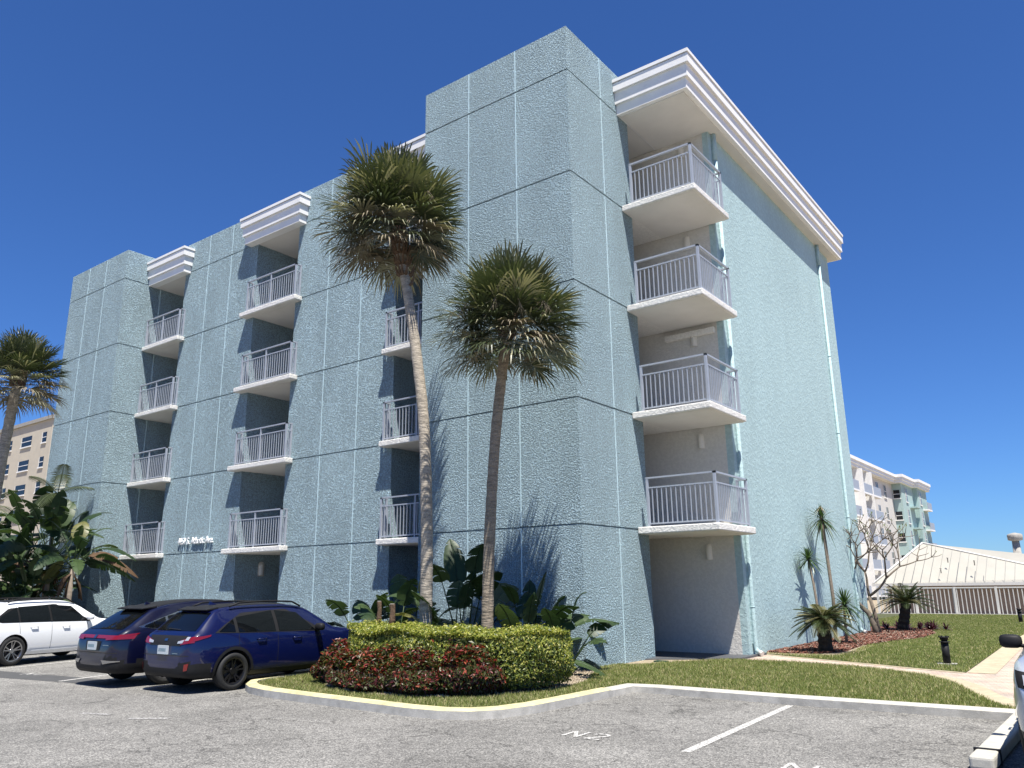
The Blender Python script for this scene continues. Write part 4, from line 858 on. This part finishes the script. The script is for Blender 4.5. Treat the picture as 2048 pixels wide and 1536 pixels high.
        if P.get('arch'):
            for y in (0, wb):
                a0, a1 = R(-12), R(192); lo = [(y+math.cos(a0+(a1-a0)*k/24)*(rw+.047), rw+math.sin(a0+(a1-a0)*k/24)*(rw+.047)) for k in range(25)]; hi = [(y+math.cos(a0+(a1-a0)*k/24)*(rw+P['arch']), rw+math.sin(a0+(a1-a0)*k/24)*(rw+P['arch'])) for k in range(25)]
                patch('wheel_arch', sd_, lo, hi, P.get('archm', M['blk']), .014, 36, 3)
        for q in P.get('sidelamps', []): patch('tail_light', sd_, q[0], q[1], M['tail'], .010, 8, 4)
        s = 1 if sd_ == 'R' else -1; my, mz = P['mirror']; mb_ = hit(sd_, my+.02, mz-.03, 0)
        mm = MB(); c = Vector((mb_.x+s*.13*cs, my*cs, (mz+.02)*cs)); vs = []; fs = []; nu, nv = 12, 8
        for i in range(nv+1):
            for j in range(nu):
                ph = PI*i/nv; th_ = 2*PI*j/nu; sp = lambda q, e: math.copysign(abs(q)**e, q)
                vs.append(c+Vector((.115*sp(math.sin(ph)*math.cos(th_), .6), .075*sp(math.sin(ph)*math.sin(th_), .7)-.0, .075*sp(math.cos(ph), .6)))*cs)
        for i in range(nv):
            for j in range(nu): fs.append((i*nu+j, i*nu+(j+1) % nu, (i+1)*nu+(j+1) % nu, (i+1)*nu+j))
        mm.add(vs, fs, 0, True); mo = mm.build('side_mirror', P.get('mirm', P['paint']), t); MB().tube([mb_-Vector((s*.03*cs, 0, 0)), c+Vector((-s*.05*cs, 0, -.04*cs))], .022*cs, 6).build('mirror_arm', M['blk'], mo)
        if P.get('rails'):
            y0, y1, x = P['rails']; pts = []
            for k in range(9): y = y0+(y1-y0)*k/8; zt = crom(ys, [q[2] for q in st], y); pts.append(Vector((s*x, y, zt+(.035 if 0 < k < 8 else -.02)))*cs)
            MB().tube(pts, .018*cs, 8).build('roof_rail', M['blk'], t)
    for nm, kind, lo, hi, m_, off in P['patches']: patch(nm, kind, lo, hi, m_, off, 22, 8)
    if P.get('plate'):
        z, w_, tl = P['plate']; h0 = hit('B', 0, z, .02); y = h0.y/cs-.012; b2 = MB(); b2.box(-.155*cs, (y-.008)*cs, (z-.078)*cs, .155*cs, (y+.03)*cs, (z+.078)*cs)
        po = b2.build('licence_plate', M['plate'], t); ink = MB()
        for k in range(6): ink.box((-.115+.04*k)*cs, (y-.0095)*cs, (z-.03)*cs, (-.115+.04*k+.022)*cs, (y-.008)*cs, (z+.03)*cs)
        ink.build('plate_character', M['plate_ink'], po)
    if P.get('spoiler'):
        y0, y1, z, w_ = P['spoiler']; b2 = MB(); b2.add([tuple(c*cs for c in v) for v in ((-w_, y1, z+.02), (w_, y1, z+.02), (w_*.93, y0, z-.035), (-w_*.93, y0, z-.035), (-w_, y1, z-.03), (w_, y1, z-.03), (w_*.92, y0+.01, z-.06), (-w_*.92, y0+.01, z-.06))], [(3, 2, 1, 0), (2, 3, 7, 6), (4, 5, 6, 7), (0, 4, 7, 3), (1, 2, 6, 5)])
        bevel(b2.build('spoiler', P.get('spoilm', M['blk']), t), .01)
    if P.get('antenna'):
        y, z = P['antenna']; MB().add([tuple(c*cs for c in v) for v in ((-.03, y+.12, z), (.03, y+.12, z), (.02, y-.04, z), (-.02, y-.04, z), (0, y-.03, z+.07), (0, y+.0, z+.065))], [(0, 1, 5), (1, 2, 4, 5), (2, 3, 4), (3, 0, 5, 4)]).build('antenna', P['paint'], t)
    for x in P.get('exhaust', []): MB().tube([(x*cs, -.86*cs, .30*cs), (x*cs, -.97*cs, .29*cs)], .035*cs, 12).build('exhaust_tip', M['chrome'], t)
    return t
BLK, GL, CHR, TL = M['blk'], M['glass'], M['chrome'], M['tail']
blue = paint('deep blue car paint', (.002, .0048, .042), 0); navy = paint('navy car paint', (.002, .003, .018), 0); white = paint('white car paint', (.74, .75, .76), 0); silver = paint('pale silver car paint', (.52, .56, .60), .5)
# blue crossover
make_car('crossover_car', (-4.56, -5.0, 0), R(1.5), 'deep blue crossover with black wheels and black wheel-arch cladding parked by the kerbed island', dict(
    st=[(-.93, .44, .62, .50), (-.915, .36, .82, .64), (-.88, .30, .94, .74), (-.82, .27, 1.03, .80), (-.70, .25, 1.13, .85), (-.48, .24, 1.33, .885), (-.26, .23, 1.50, .895), (.1, .22, 1.555, .90), (.9, .21, 1.58, .90), (1.5, .21, 1.56, .90), (1.85, .21, 1.49, .90), (2.25, .21, 1.28, .90), (2.60, .21, 1.08, .895), (3.05, .22, 1.01, .885), (3.38, .24, .93, .85), (3.54, .26, .80, .76), (3.60, .34, .66, .62)],
    belt=lambda y: 1.00-.022*(y-.5), rh=.60, wb=2.67, rw=.345, track=.79, rim=M['rim_dark'], nsp=5, dbl=True, paint=blue, clad=lambda y: .36 if y > -.5 else (.56 if y < -.84 else .50),
    arch=.105, mirror=(2.02, 1.05), mirm=BLK, rails=(.0, 1.75, .615), handles=((.62, .90), (1.50, .88)), antenna=(.0, 1.56),
    dlo=([(-.42, 1.055), (.2, 1.03), (1.2, 1.01), (2.12, .985)], [(-.20, 1.19), (.25, 1.405), (1.35, 1.455), (2.10, 1.06)]),
    wins=[([(-.33, 1.075), (.03, 1.055)], [(-.15, 1.19), (.03, 1.30)]), ([(.10, 1.05), (.98, 1.03)], [(.10, 1.325), (.98, 1.43)]), ([(1.06, 1.03), (2.00, 1.01)], [(1.06, 1.43), (1.60, 1.375)])],
    seams=[((.10, .55), (.10, 1.02)), ((1.02, .34), (1.02, 1.0)), ((2.16, .40), (2.02, 1.0)), ((.10, .55), (.42, .34))],
    sidelamps=[([(-.84, .92), (-.52, 1.00)], [(-.80, 1.0), (-.50, 1.03)])],
    patches=[('rear_window', 'B', [(-.64, 1.10), (.64, 1.10)], [(-.56, 1.42), (.56, 1.42)], GL, .006),
             ('tailgate_panel', 'B', [(-.50, .84), (.50, .84)], [(-.60, 1.02), (.60, 1.02)], BLK, .006),
             ('tail_light', 'B', [(.50, .86), (.79, .90)], [(.44, .93), (.77, 1.01)], TL, .010), ('tail_light', 'B', [(-.79, .90), (-.50, .86)], [(-.77, 1.01), (-.44, .93)], TL, .010),
             ('lamp_lens', 'B', [(.40, .88), (.55, .89)], [(.40, .92), (.58, .95)], M['lens'], .014), ('lamp_lens', 'B', [(.60, .93), (.70, .94)], [(.62, 1.0), (.71, 1.0)], M['lens'], .016),
             ('lamp_lens', 'B', [(-.55, .89), (-.40, .88)], [(-.58, .95), (-.40, .92)], M['lens'], .014),
             ('reflector', 'B', [(.66, .40), (.73, .42)], [(.67, .52), (.75, .54)], TL, .012), ('reflector', 'B', [(-.73, .42), (-.66, .40)], [(-.75, .54), (-.67, .52)], TL, .012),
             ('bumper_line', 'B', [(-.74, .665), (.74, .665)], [(-.74, .675), (.74, .675)], M['seam'], .004), ('badge', 'B', [(-.05, .925), (.05, .925)], [(-.045, .965), (.045, .965)], CHR, .014),
             ('model_badge', 'B', [(.28, .70), (.46, .70)], [(.28, .712), (.46, .712)], CHR, .006), ('roof_panel', 'T', [(-.52, -.16), (-.52, 1.45)], [(.52, -.16), (.52, 1.45)], BLK, .005),
             ('windshield', 'T', [(-.64, 2.50), (.64, 2.50)], [(-.52, 1.72), (.52, 1.72)], GL, .006), ('wiper', 'B', [(-.22, 1.125), (.2, 1.11)], [(-.22, 1.137), (.2, 1.118)], BLK, .02),
             ('headlight', 'F', [(.45, .74), (.72, .74)], [(.45, .84), (.74, .86)], M['lens'], .01), ('headlight', 'F', [(-.72, .74), (-.45, .74)], [(-.74, .86), (-.45, .84)], M['lens'], .01)],
    plate=(.765, .3, 0), spoiler=(-.42, -.18, 1.515, .53)))
# navy fastback suv
make_car('fastback_car', (-6.42, -5.10, 0), R(0), 'dark navy fastback SUV with full-width red light bar, between the white and blue cars', dict(
    st=[(-1.10, .42, .60, .48), (-1.08, .34, .86, .66), (-1.03, .29, .97, .76), (-.95, .26, 1.05, .83), (-.78, .25, 1.16, .885), (-.50, .24, 1.34, .91), (-.22, .23, 1.50, .915), (.2, .22, 1.60, .92), (.9, .21, 1.655, .92), (1.5, .21, 1.64, .92), (1.9, .21, 1.55, .92), (2.3, .21, 1.33, .92), (2.7, .21, 1.12, .91), (3.1, .22, 1.03, .89), (3.4, .24, .93, .85), (3.56, .27, .78, .74), (3.62, .36, .64, .60)],
    belt=lambda y: 1.04-.03*(y-.5), rh=.60, wb=2.69, rw=.36, track=.80, rim=M['rim_mid'], nsp=5, dbl=True, paint=navy, clad=lambda y: .32 if y > -.5 else .60 if y < -1.0 else .5,
    arch=.075, mirror=(2.05, 1.10), rails=None, handles=((.62, .92), (1.5, .90)), antenna=(-.05, 1.56),
    dlo=([(-.62, 1.135), (.0, 1.06), (1.1, 1.04), (2.12, 1.01)], [(-.58, 1.16), (.3, 1.42), (1.35, 1.53), (2.10, 1.08)]), surround=CHR,
    wins=[([(-.50, 1.135), (-.02, 1.085)], [(-.47, 1.165), (-.02, 1.32)]), ([(.04, 1.08), (.98, 1.06)], [(.04, 1.335), (.98, 1.49)]), ([(1.05, 1.06), (2.0, 1.03)], [(1.05, 1.49), (1.68, 1.42)])],
    seams=[((.02, .55), (.02, 1.04)), ((1.02, .34), (1.02, 1.03)), ((2.16, .4), (2.04, 1.02))],
    sidelamps=[([(-1.04, .93), (-.62, 1.01)], [(-1.02, 1.0), (-.60, 1.03)])],
    patches=[('rear_window', 'B', [(-.66, 1.10), (.66, 1.10)], [(-.56, 1.44), (.56, 1.44)], GL, .006), ('roof_panel', 'T', [(-.52, -.10), (-.52, 1.5)], [(.52, -.10), (.52, 1.5)], BLK, .005),
             ('light_bar', 'B', [(-.86, .93), (.86, .93)], [(-.84, .99), (.84, .99)], TL, .012), ('tail_light', 'B', [(.45, .90), (.87, .92)], [(.45, .965), (.86, 1.0)], TL, .016), ('tail_light', 'B', [(-.87, .92), (-.45, .90)], [(-.86, 1.0), (-.45, .965)], TL, .016),
             ('plate_recess', 'B', [(-.26, .70), (.26, .70)], [(-.30, .88), (.30, .88)], BLK, .006), ('badge', 'B', [(-.05, .93), (.05, .93)], [(-.05, .99), (.05, .99)], CHR, .02),
             ('bumper_trim', 'B', [(.50, .45), (.83, .50)], [(.42, .53), (.83, .515)], CHR, .012), ('bumper_trim', 'B', [(-.83, .50), (-.50, .45)], [(-.83, .515), (-.42, .53)], CHR, .012), ('bumper_line', 'B', [(-.80, .655), (.80, .655)], [(-.80, .668), (.80, .668)], M['seam'], .004),
             ('model_badge', 'B', [(.40, .80), (.62, .80)], [(.40, .812), (.62, .812)], CHR, .010), ('windshield', 'T', [(-.64, 2.58), (.64, 2.58)], [(-.52, 1.8), (.52, 1.8)], GL, .006)],
    plate=(.79, .3, 0), spoiler=(-.42, -.12, 1.53, .56), exhaust=(-.62, .55)))
# white suv
make_car('white_suv', (-12.9, -5.25, 0), R(15), 'white SUV with dark tinted windows and multi-spoke alloy wheels at the left edge', dict(
    st=[(-.98, .42, .60, .62), (-.96, .34, .86, .80), (-.91, .28, 1.00, .87), (-.82, .26, 1.10, .90), (-.66, .25, 1.32, .91), (-.48, .24, 1.52, .915), (-.2, .23, 1.60, .92), (.3, .22, 1.64, .925), (1.1, .21, 1.665, .925), (1.65, .21, 1.63, .925), (2.05, .21, 1.50, .925), (2.45, .21, 1.27, .92), (2.75, .21, 1.12, .915), (3.2, .22, 1.06, .90), (3.52, .24, .98, .86), (3.70, .27, .80, .76), (3.76, .36, .66, .62)],
    belt=lambda y: 1.06-.022*(y-.5), rh=.62, wb=2.86, rw=.37, track=.81, rim=M['rim_mid'], nsp=5, dbl=True, paint=white, clad=lambda y: .24,
    arch=.075, archm=white, mirror=(2.22, 1.12), rails=(-.1, 1.9, .63), handles=((.55, .95), (1.52, .93)), antenna=(.0, 1.62),
    dlo=([(-.52, 1.12), (-.35, 1.08), (1.0, 1.06), (2.32, 1.03)], [(-.46, 1.22), (-.10, 1.44), (1.3, 1.53), (2.30, 1.08)]),
    wins=[([(-.44, 1.12), (.12, 1.09)], [(-.36, 1.24), (.12, 1.465)]), ([(.17, 1.09), (1.05, 1.075)], [(.17, 1.47), (1.05, 1.51)]), ([(1.11, 1.075), (2.22, 1.05)], [(1.11, 1.51), (1.78, 1.46)])],
    seams=[((.16, .62), (.13, 1.06)), ((1.08, .36), (1.08, 1.06)), ((2.28, .4), (2.2, 1.04)), ((.16, .62), (.46, .36)), ((-.35, .92), (-.12, .92)), ((-.35, .78), (-.12, .78))],
    patches=[('rear_window', 'B', [(-.64, 1.14), (.64, 1.14)], [(-.56, 1.50), (.56, 1.50)], GL, .006), ('roof_panel', 'T', [(-.52, -.1), (-.52, 1.5)], [(.52, -.1), (.52, 1.5)], BLK, .005),
             ('tail_light', 'B', [(.45, .90), (.87, .92)], [(.45, 1.0), (.86, 1.03)], TL, .012), ('windshield', 'T', [(-.64, 2.62), (.64, 2.62)], [(-.54, 1.9), (.54, 1.9)], GL, .006),
             ('side_crease', 'R', [(.50, .46), (2.30, .50)], [(.52, .475), (2.30, .52)], white, .022), ('side_crease', 'R', [(.50, .33), (2.35, .33)], [(.52, .37), (2.35, .37)], white, .03)],
    spoiler=(-.60, -.36, 1.575, .58), spoilm=white))
# pale silver suv seen only at the right edge, facing the camera
make_car('silver_suv', (8.16, -2.1, 0), R(180), 'silver SUV with black boxy mirror cut by the right edge of the picture', dict(
    st=[(-.95, .42, .60, .66), (-.93, .34, 1.0, .84), (-.86, .28, 1.2, .90), (-.70, .26, 1.55, .92), (-.4, .24, 1.66, .93), (.3, .22, 1.70, .93), (1.2, .21, 1.70, .93), (1.6, .21, 1.66, .93), (1.95, .21, 1.45, .93), (2.25, .21, 1.20, .93), (2.5, .22, 1.14, .92), (3.0, .22, 1.10, .91), (3.3, .25, 1.03, .87), (3.46, .30, .88, .80), (3.50, .38, .70, .70)],
    belt=lambda y: 1.08, rh=.66, wb=2.63, rw=.35, track=.80, rim=M['rim_mid'], nsp=5, dbl=False, paint=silver, clad=lambda y: .44 if y > 3.0 else .32,
    arch=.07, mirror=(1.95, 1.16), mirm=BLK, rails=(-.1, 1.5, .66), handles=((.55, .98), (1.4, .97)),
    dlo=([(-.6, 1.12), (2.1, 1.09)], [(-.5, 1.52), (1.65, 1.52)]), wins=[([(-.55, 1.13), (.2, 1.12)], [(-.48, 1.5), (.2, 1.51)]), ([(.26, 1.12), (1.1, 1.12)], [(.26, 1.51), (1.1, 1.51)]), ([(1.16, 1.12), (1.98, 1.11)], [(1.16, 1.51), (1.58, 1.5)])],
    seams=[((.22, .5), (.22, 1.1)), ((1.13, .36), (1.13, 1.1)), ((2.08, .4), (2.0, 1.1))],
    patches=[('windshield', 'T', [(-.66, 2.16), (.66, 2.16)], [(-.58, 1.7), (.58, 1.7)], GL, .006), ('headlight', 'F', [(.56, .80), (.82, .84)], [(.56, .95), (.84, .99)], BLK, .006), ('headlight', 'F', [(-.82, .84), (-.56, .80)], [(-.84, .99), (-.56, .95)], BLK, .006),
             ('headlight_lens', 'F', [(.62, .83), (.76, .86)], [(.62, .93), (.77, .95)], M['lens'], .015), ('headlight_lens', 'F', [(-.76, .86), (-.62, .83)], [(-.77, .95), (-.62, .93)], M['lens'], .015), ('grille', 'F', [(-.5, .74), (.5, .74)], [(-.5, .94), (.5, .94)], BLK, .008)]))

# ---------------------------------------------------------------- fence, pavilion and far buildings
def fence(x0, x1, y, zt, zb, npost, sp, label):
    t = empty('picket_fence', (0, 0, 0), 0, label, 'fence'); b = MB(); x = x0
    while x < x1: b.box(x-.018, y-.015, zb+.06, x+.018, y+.015, zt-.03); x += sp
    b.build('picket', M['soffit'], t); r = MB(); r.box(x0, y-.03, zt-.03, x1, y+.03, zt+.03); r.build('top_rail', M['soffit'], t); MB().box(x0, y-.025, zb+.02, x1, y+.025, zb+.07).build('bottom_rail', M['cornice'], t)
    for k in range(npost): xx = x0+(x1-x0)*k/(npost-1); MB().box(xx-.05, y-.05, zb, xx+.05, y+.05, zt+.04).build('post', M['soffit'], t)
    return t
fence(-2.0, 12, 31.3, 1.33, .05, 9, .18, 'white picket fence along the back of the lawn')
tag(MB().box(-2.4, 31.0, -.01, 14, 31.18, .12).build('kerb', M['kerb_white']), kind='structure')
pv = empty('pavilion', (0, 0, 0), 0, 'low pavilion with pale ribbed metal hip roof behind the fence', 'pavilion')
MB().box(-2.0, 33.5, 0, 13.4, 40.5, 1.5).build('wall', mat('beige pavilion wall', (.46, .36, .29), .8, .08, 1), pv)
A = Vector((-.6, 36.8, 3.72)); BL, BR, CR, CL = Vector((-2.55, 33, 1.55)), Vector((14, 33, 1.55)), Vector((14, 41, 1.55)), Vector((-2.55, 41, 1.55)); A2 = Vector((10, 37, 1.60))
A2 = Vector((6.6, 37, 1.75))
rb = MB(); rb.add([BL, BR, CR, CL, A, A2], [(0, 1, 5, 4), (2, 3, 4, 5), (3, 0, 4), (1, 2, 5)])
nrm = (BR-BL).cross(A-BL).normalized()
if nrm.z < 0: nrm = -nrm
for k in range(40):
    x = BL.x+.15+k*.42
    if x > 13.5: break
    # seam climbs straight up the slope until it meets the hip
    f = (x-BL.x)/(A.x-BL.x) if x < A.x else 1-(x-A.x)/(A2.x-A.x)*(1-(A2.z-1.55)/(A.z-1.55)) if x < A2.x else (14-x)/(14-A2.x)*(A2.z-1.55)/(A.z-1.55)
    p = Vector((x, 33, 1.55)); q = p+(Vector((x, A.y, A.z))-Vector((x, 33, 1.55)))*max(0.02, f)
    rb.add([p-Vector((.012, 0, 0)), p+Vector((.012, 0, 0)), q+Vector((.012, 0, 0)), q-Vector((.012, 0, 0)), p+nrm*.03, q+nrm*.03], [(0, 4, 5, 3), (4, 1, 2, 5), (0, 1, 4)])
rb.build('roof', mat('pale metal roof', (.44, .42, .36), .45, .06, 1, metal=0), pv)
gb = MB(); gb.box(-2.6, 32.88, 1.42, 14, 33.0, 1.56); gb.build('gutter', M['soffit'], pv)
rc = MB(); rc.tube([BL+Vector((0, 0, .03)), A+Vector((0, 0, .03))], .05, 6); rc.tube([A+Vector((0, 0, .03)), A2+Vector((0, 0, .03))], .05, 6); rc.build('ridge_cap', M['soffit'], pv)
for x, y, z in ((.8, 35.2, 2.80), (.55, 34.3, 2.25), (2.05, 35.0, 2.62)): MB().tube([(x, y, z-.2), (x, y, z+.02), (x, y, z+.025), (x, y, z+.07)], [.025, .025, .05, .04], 8).build('vent_pipe', M['concrete'], pv)
vt = empty('vent_stack', (3.15, 45, 0), 0, 'grey concrete vent stack with wide cap rising behind the metal roof', 'vent stack')
MB().tube([(0, 0, 0), (0, 0, 4.0)], [.32, .20], 16).build('shaft', M['concrete'], vt); MB().tube([(0, 0, 4.0), (0, 0, 4.05), (0, 0, 4.35), (0, 0, 4.42), (0, 0, 4.5)], [.2, .40, .42, .36, .06], 16).build('cap', M['concrete'], vt)
cp = empty('pump_house', (0, 0, 0), 0, 'small yellow hut with sloped roof beside the vent stack', 'hut')
MB().box(3.1, 43.2, 0, 6.5, 46, 2.1).build('wall', mat('pale yellow wall', (.62, .54, .30), .8, .05, 1), cp); MB().add([(2.8, 43, 2.1), (6.8, 43, 2.1), (6.8, 46.2, 2.1), (2.8, 46.2, 2.1), (4.8, 44.6, 2.9)], [(0, 1, 4), (1, 2, 4), (2, 3, 4), (3, 0, 4)]).build('roof', M['cornice'], cp)
# far wing of the same complex: cream face with balconies, teal end with windows
fb = empty('far_apartment_block', (0, 0, 0), 0, 'distant cream and teal apartment wing with white stepped cornice', 'building')
XC = -12.3
MB().box(XC-9, 55, -.1, XC, 89.2, 12.9).build('wall', mat('far cream wall', (.78, .75, .70), .8, .04, .5), fb)
teal_far = mat('far teal wall', (.47, .63, .61), .8, .05, .6)
MB().box(XC-8, 88.6, -.1, -11.3, 101, 12.9).build('wall', teal_far, fb); MB().box(-11.32, 95.2, -.1, -10.8, 100.7, 12.9).build('wall', teal_far, fb)
for z0, z1, s_ in ((12.9, 13.2, 0), (13.2, 13.52, .1), (13.52, 13.85, .2)):
    cb_ = MB(); cb_.prism([(XC-9, 55), (XC+.6+s_, 55), (XC+.6+s_, 87.6-s_), (-10.95+s_, 87.6-s_), (-10.95+s_, 94.2-s_), (-10.45+s_, 94.2-s_), (-10.45+s_, 101.5), (XC-9, 101.5)], z0, z1-.002); cb_.build('cornice', M['cornice'], fb)
def fwin(axis, a, b0, z0, w_, h_, off, sill=True, parent=fb):
    m_ = MB(); 
    if axis == 'x': m_.box(a-.02, b0, z0, a+off, b0+w_, z0+h_)
    else: m_.box(b0, a-off, z0, b0+w_, a+.02, z0+h_)
    o = m_.build('window', M['dark_win'], parent); s_ = MB()
    if axis == 'x': s_.box(a+off-.01, b0-.08, z0-.12, a+off+.08, b0+w_+.08, z0-.01); s_.box(a+off-.01, b0, z0+h_/2-.03, a+off+.02, b0+w_, z0+h_/2+.03); s_.box(a+off-.01, b0+w_/2-.03, z0, a+off+.015, b0+w_/2+.03, z0+h_)
    else: s_.box(b0-.1, a-off-.08, z0-.12, b0+w_+.1, a-off+.01, z0-.01); s_.box(b0, a-off-.02, z0+h_/2-.03, b0+w_, a-off+.01, z0+h_/2+.03)
    if axis == 'x': s_.box(a+off-.01, b0-.04, z0-.1, a+off+.03, b0, z0+h_)
    else: s_.box(b0-.04, a-off-.03, z0-.1, b0, a-off+.01, z0+h_)
    s_.build('frame', M['cornice'], o); return o
for k in range(5):
    z = .7+k*2.5
    fwin('y', 88.6, -12.2, z+.5, .7, .95, .03)
    fwin('x', -11.3, 90.6, z+.2, .9, 1.6, .03); fwin('x', -10.8, 96.2, z+.2, .9, 1.6, .03)
    MB().box(-11.3, 92.4, z-.42, -10.5, 94.9, z-.25).build('balcony_slab', teal_far, fb)
    MB().box(-10.8, 97.6, z-.42, -10.2, 100.2, z-.25).build('balcony_slab', M['cornice'], fb); MB().box(-10.28, 97.6, z-.25, -10.22, 100.2, z+.6).build('railing', M['rail'], fb)
    for y in (80.6, 84.2): fwin('x', XC, y, z+.3, 1.1, 1.4, .03)
    for y0 in (60.5, 66, 71.2, 74.9):
        MB().box(XC-.02, y0+.25, z-.2, XC+.02, y0+3.3, z+2.0).build('recess', mat('painted recess shade', (.30, .28, .26), .9, .1, 1) if 'painted recess shade' not in bpy.data.materials else bpy.data.materials['painted recess shade'], fb)  # flat panel on the wall, its dark colour stands in for balcony shade
        fwin('x', XC+.03, y0+1.6, z+.1, 1.1, 1.6, .02)
        MB().box(XC, y0+.1, z-.42, XC+1.0, y0+3.5, z-.25).build('balcony_slab', M['cornice'], fb); MB().box(XC+.92, y0+.1, z-.25, XC+.97, y0+3.5, z+.65).build('railing', M['rail'], fb)
        MB().box(XC, y0-.05, z-.42, XC+1.0, y0+.08, z+2.08).build('divider', M['cornice'], fb)
# beige tower far left
bt = empty('beige_tower_block', (0, 0, 0), 0, 'distant beige high-rise block with rows of small windows', 'building')
MB().box(-90, 20, -.1, -72.1, 40, 17.9).build('wall', M['brick_tan'], bt); MB().box(-90.2, 19.8, 17.9, -71.9, 40.2, 18.25).build('roof', M['concrete'], bt); MB().box(-76, 24, 18.25, -73.5, 27, 19.2).build('roof_unit', M['porch'], bt)
for k in range(7):
    z = .9+k*2.42
    for x, w_ in ((-73.9, .85), (-78.5, 2.2), (-83.0, 2.2), (-87.5, 2.2)):
        fwin('y', 20, x, z+.3, w_, 1.0, .03, parent=bt)
    for y in (23, 28, 33): fwin('x', -72.1, y, z+.3, 2.0, 1.0, .03, parent=bt)

# ---------------------------------------------------------------- to metres
for me in bpy.data.meshes: me.transform(Matrix.Scale(S, 4))
for o in bpy.data.objects:
    o.location = o.location*S
    for md in o.modifiers:
        if md.type == 'BEVEL': md.width *= S
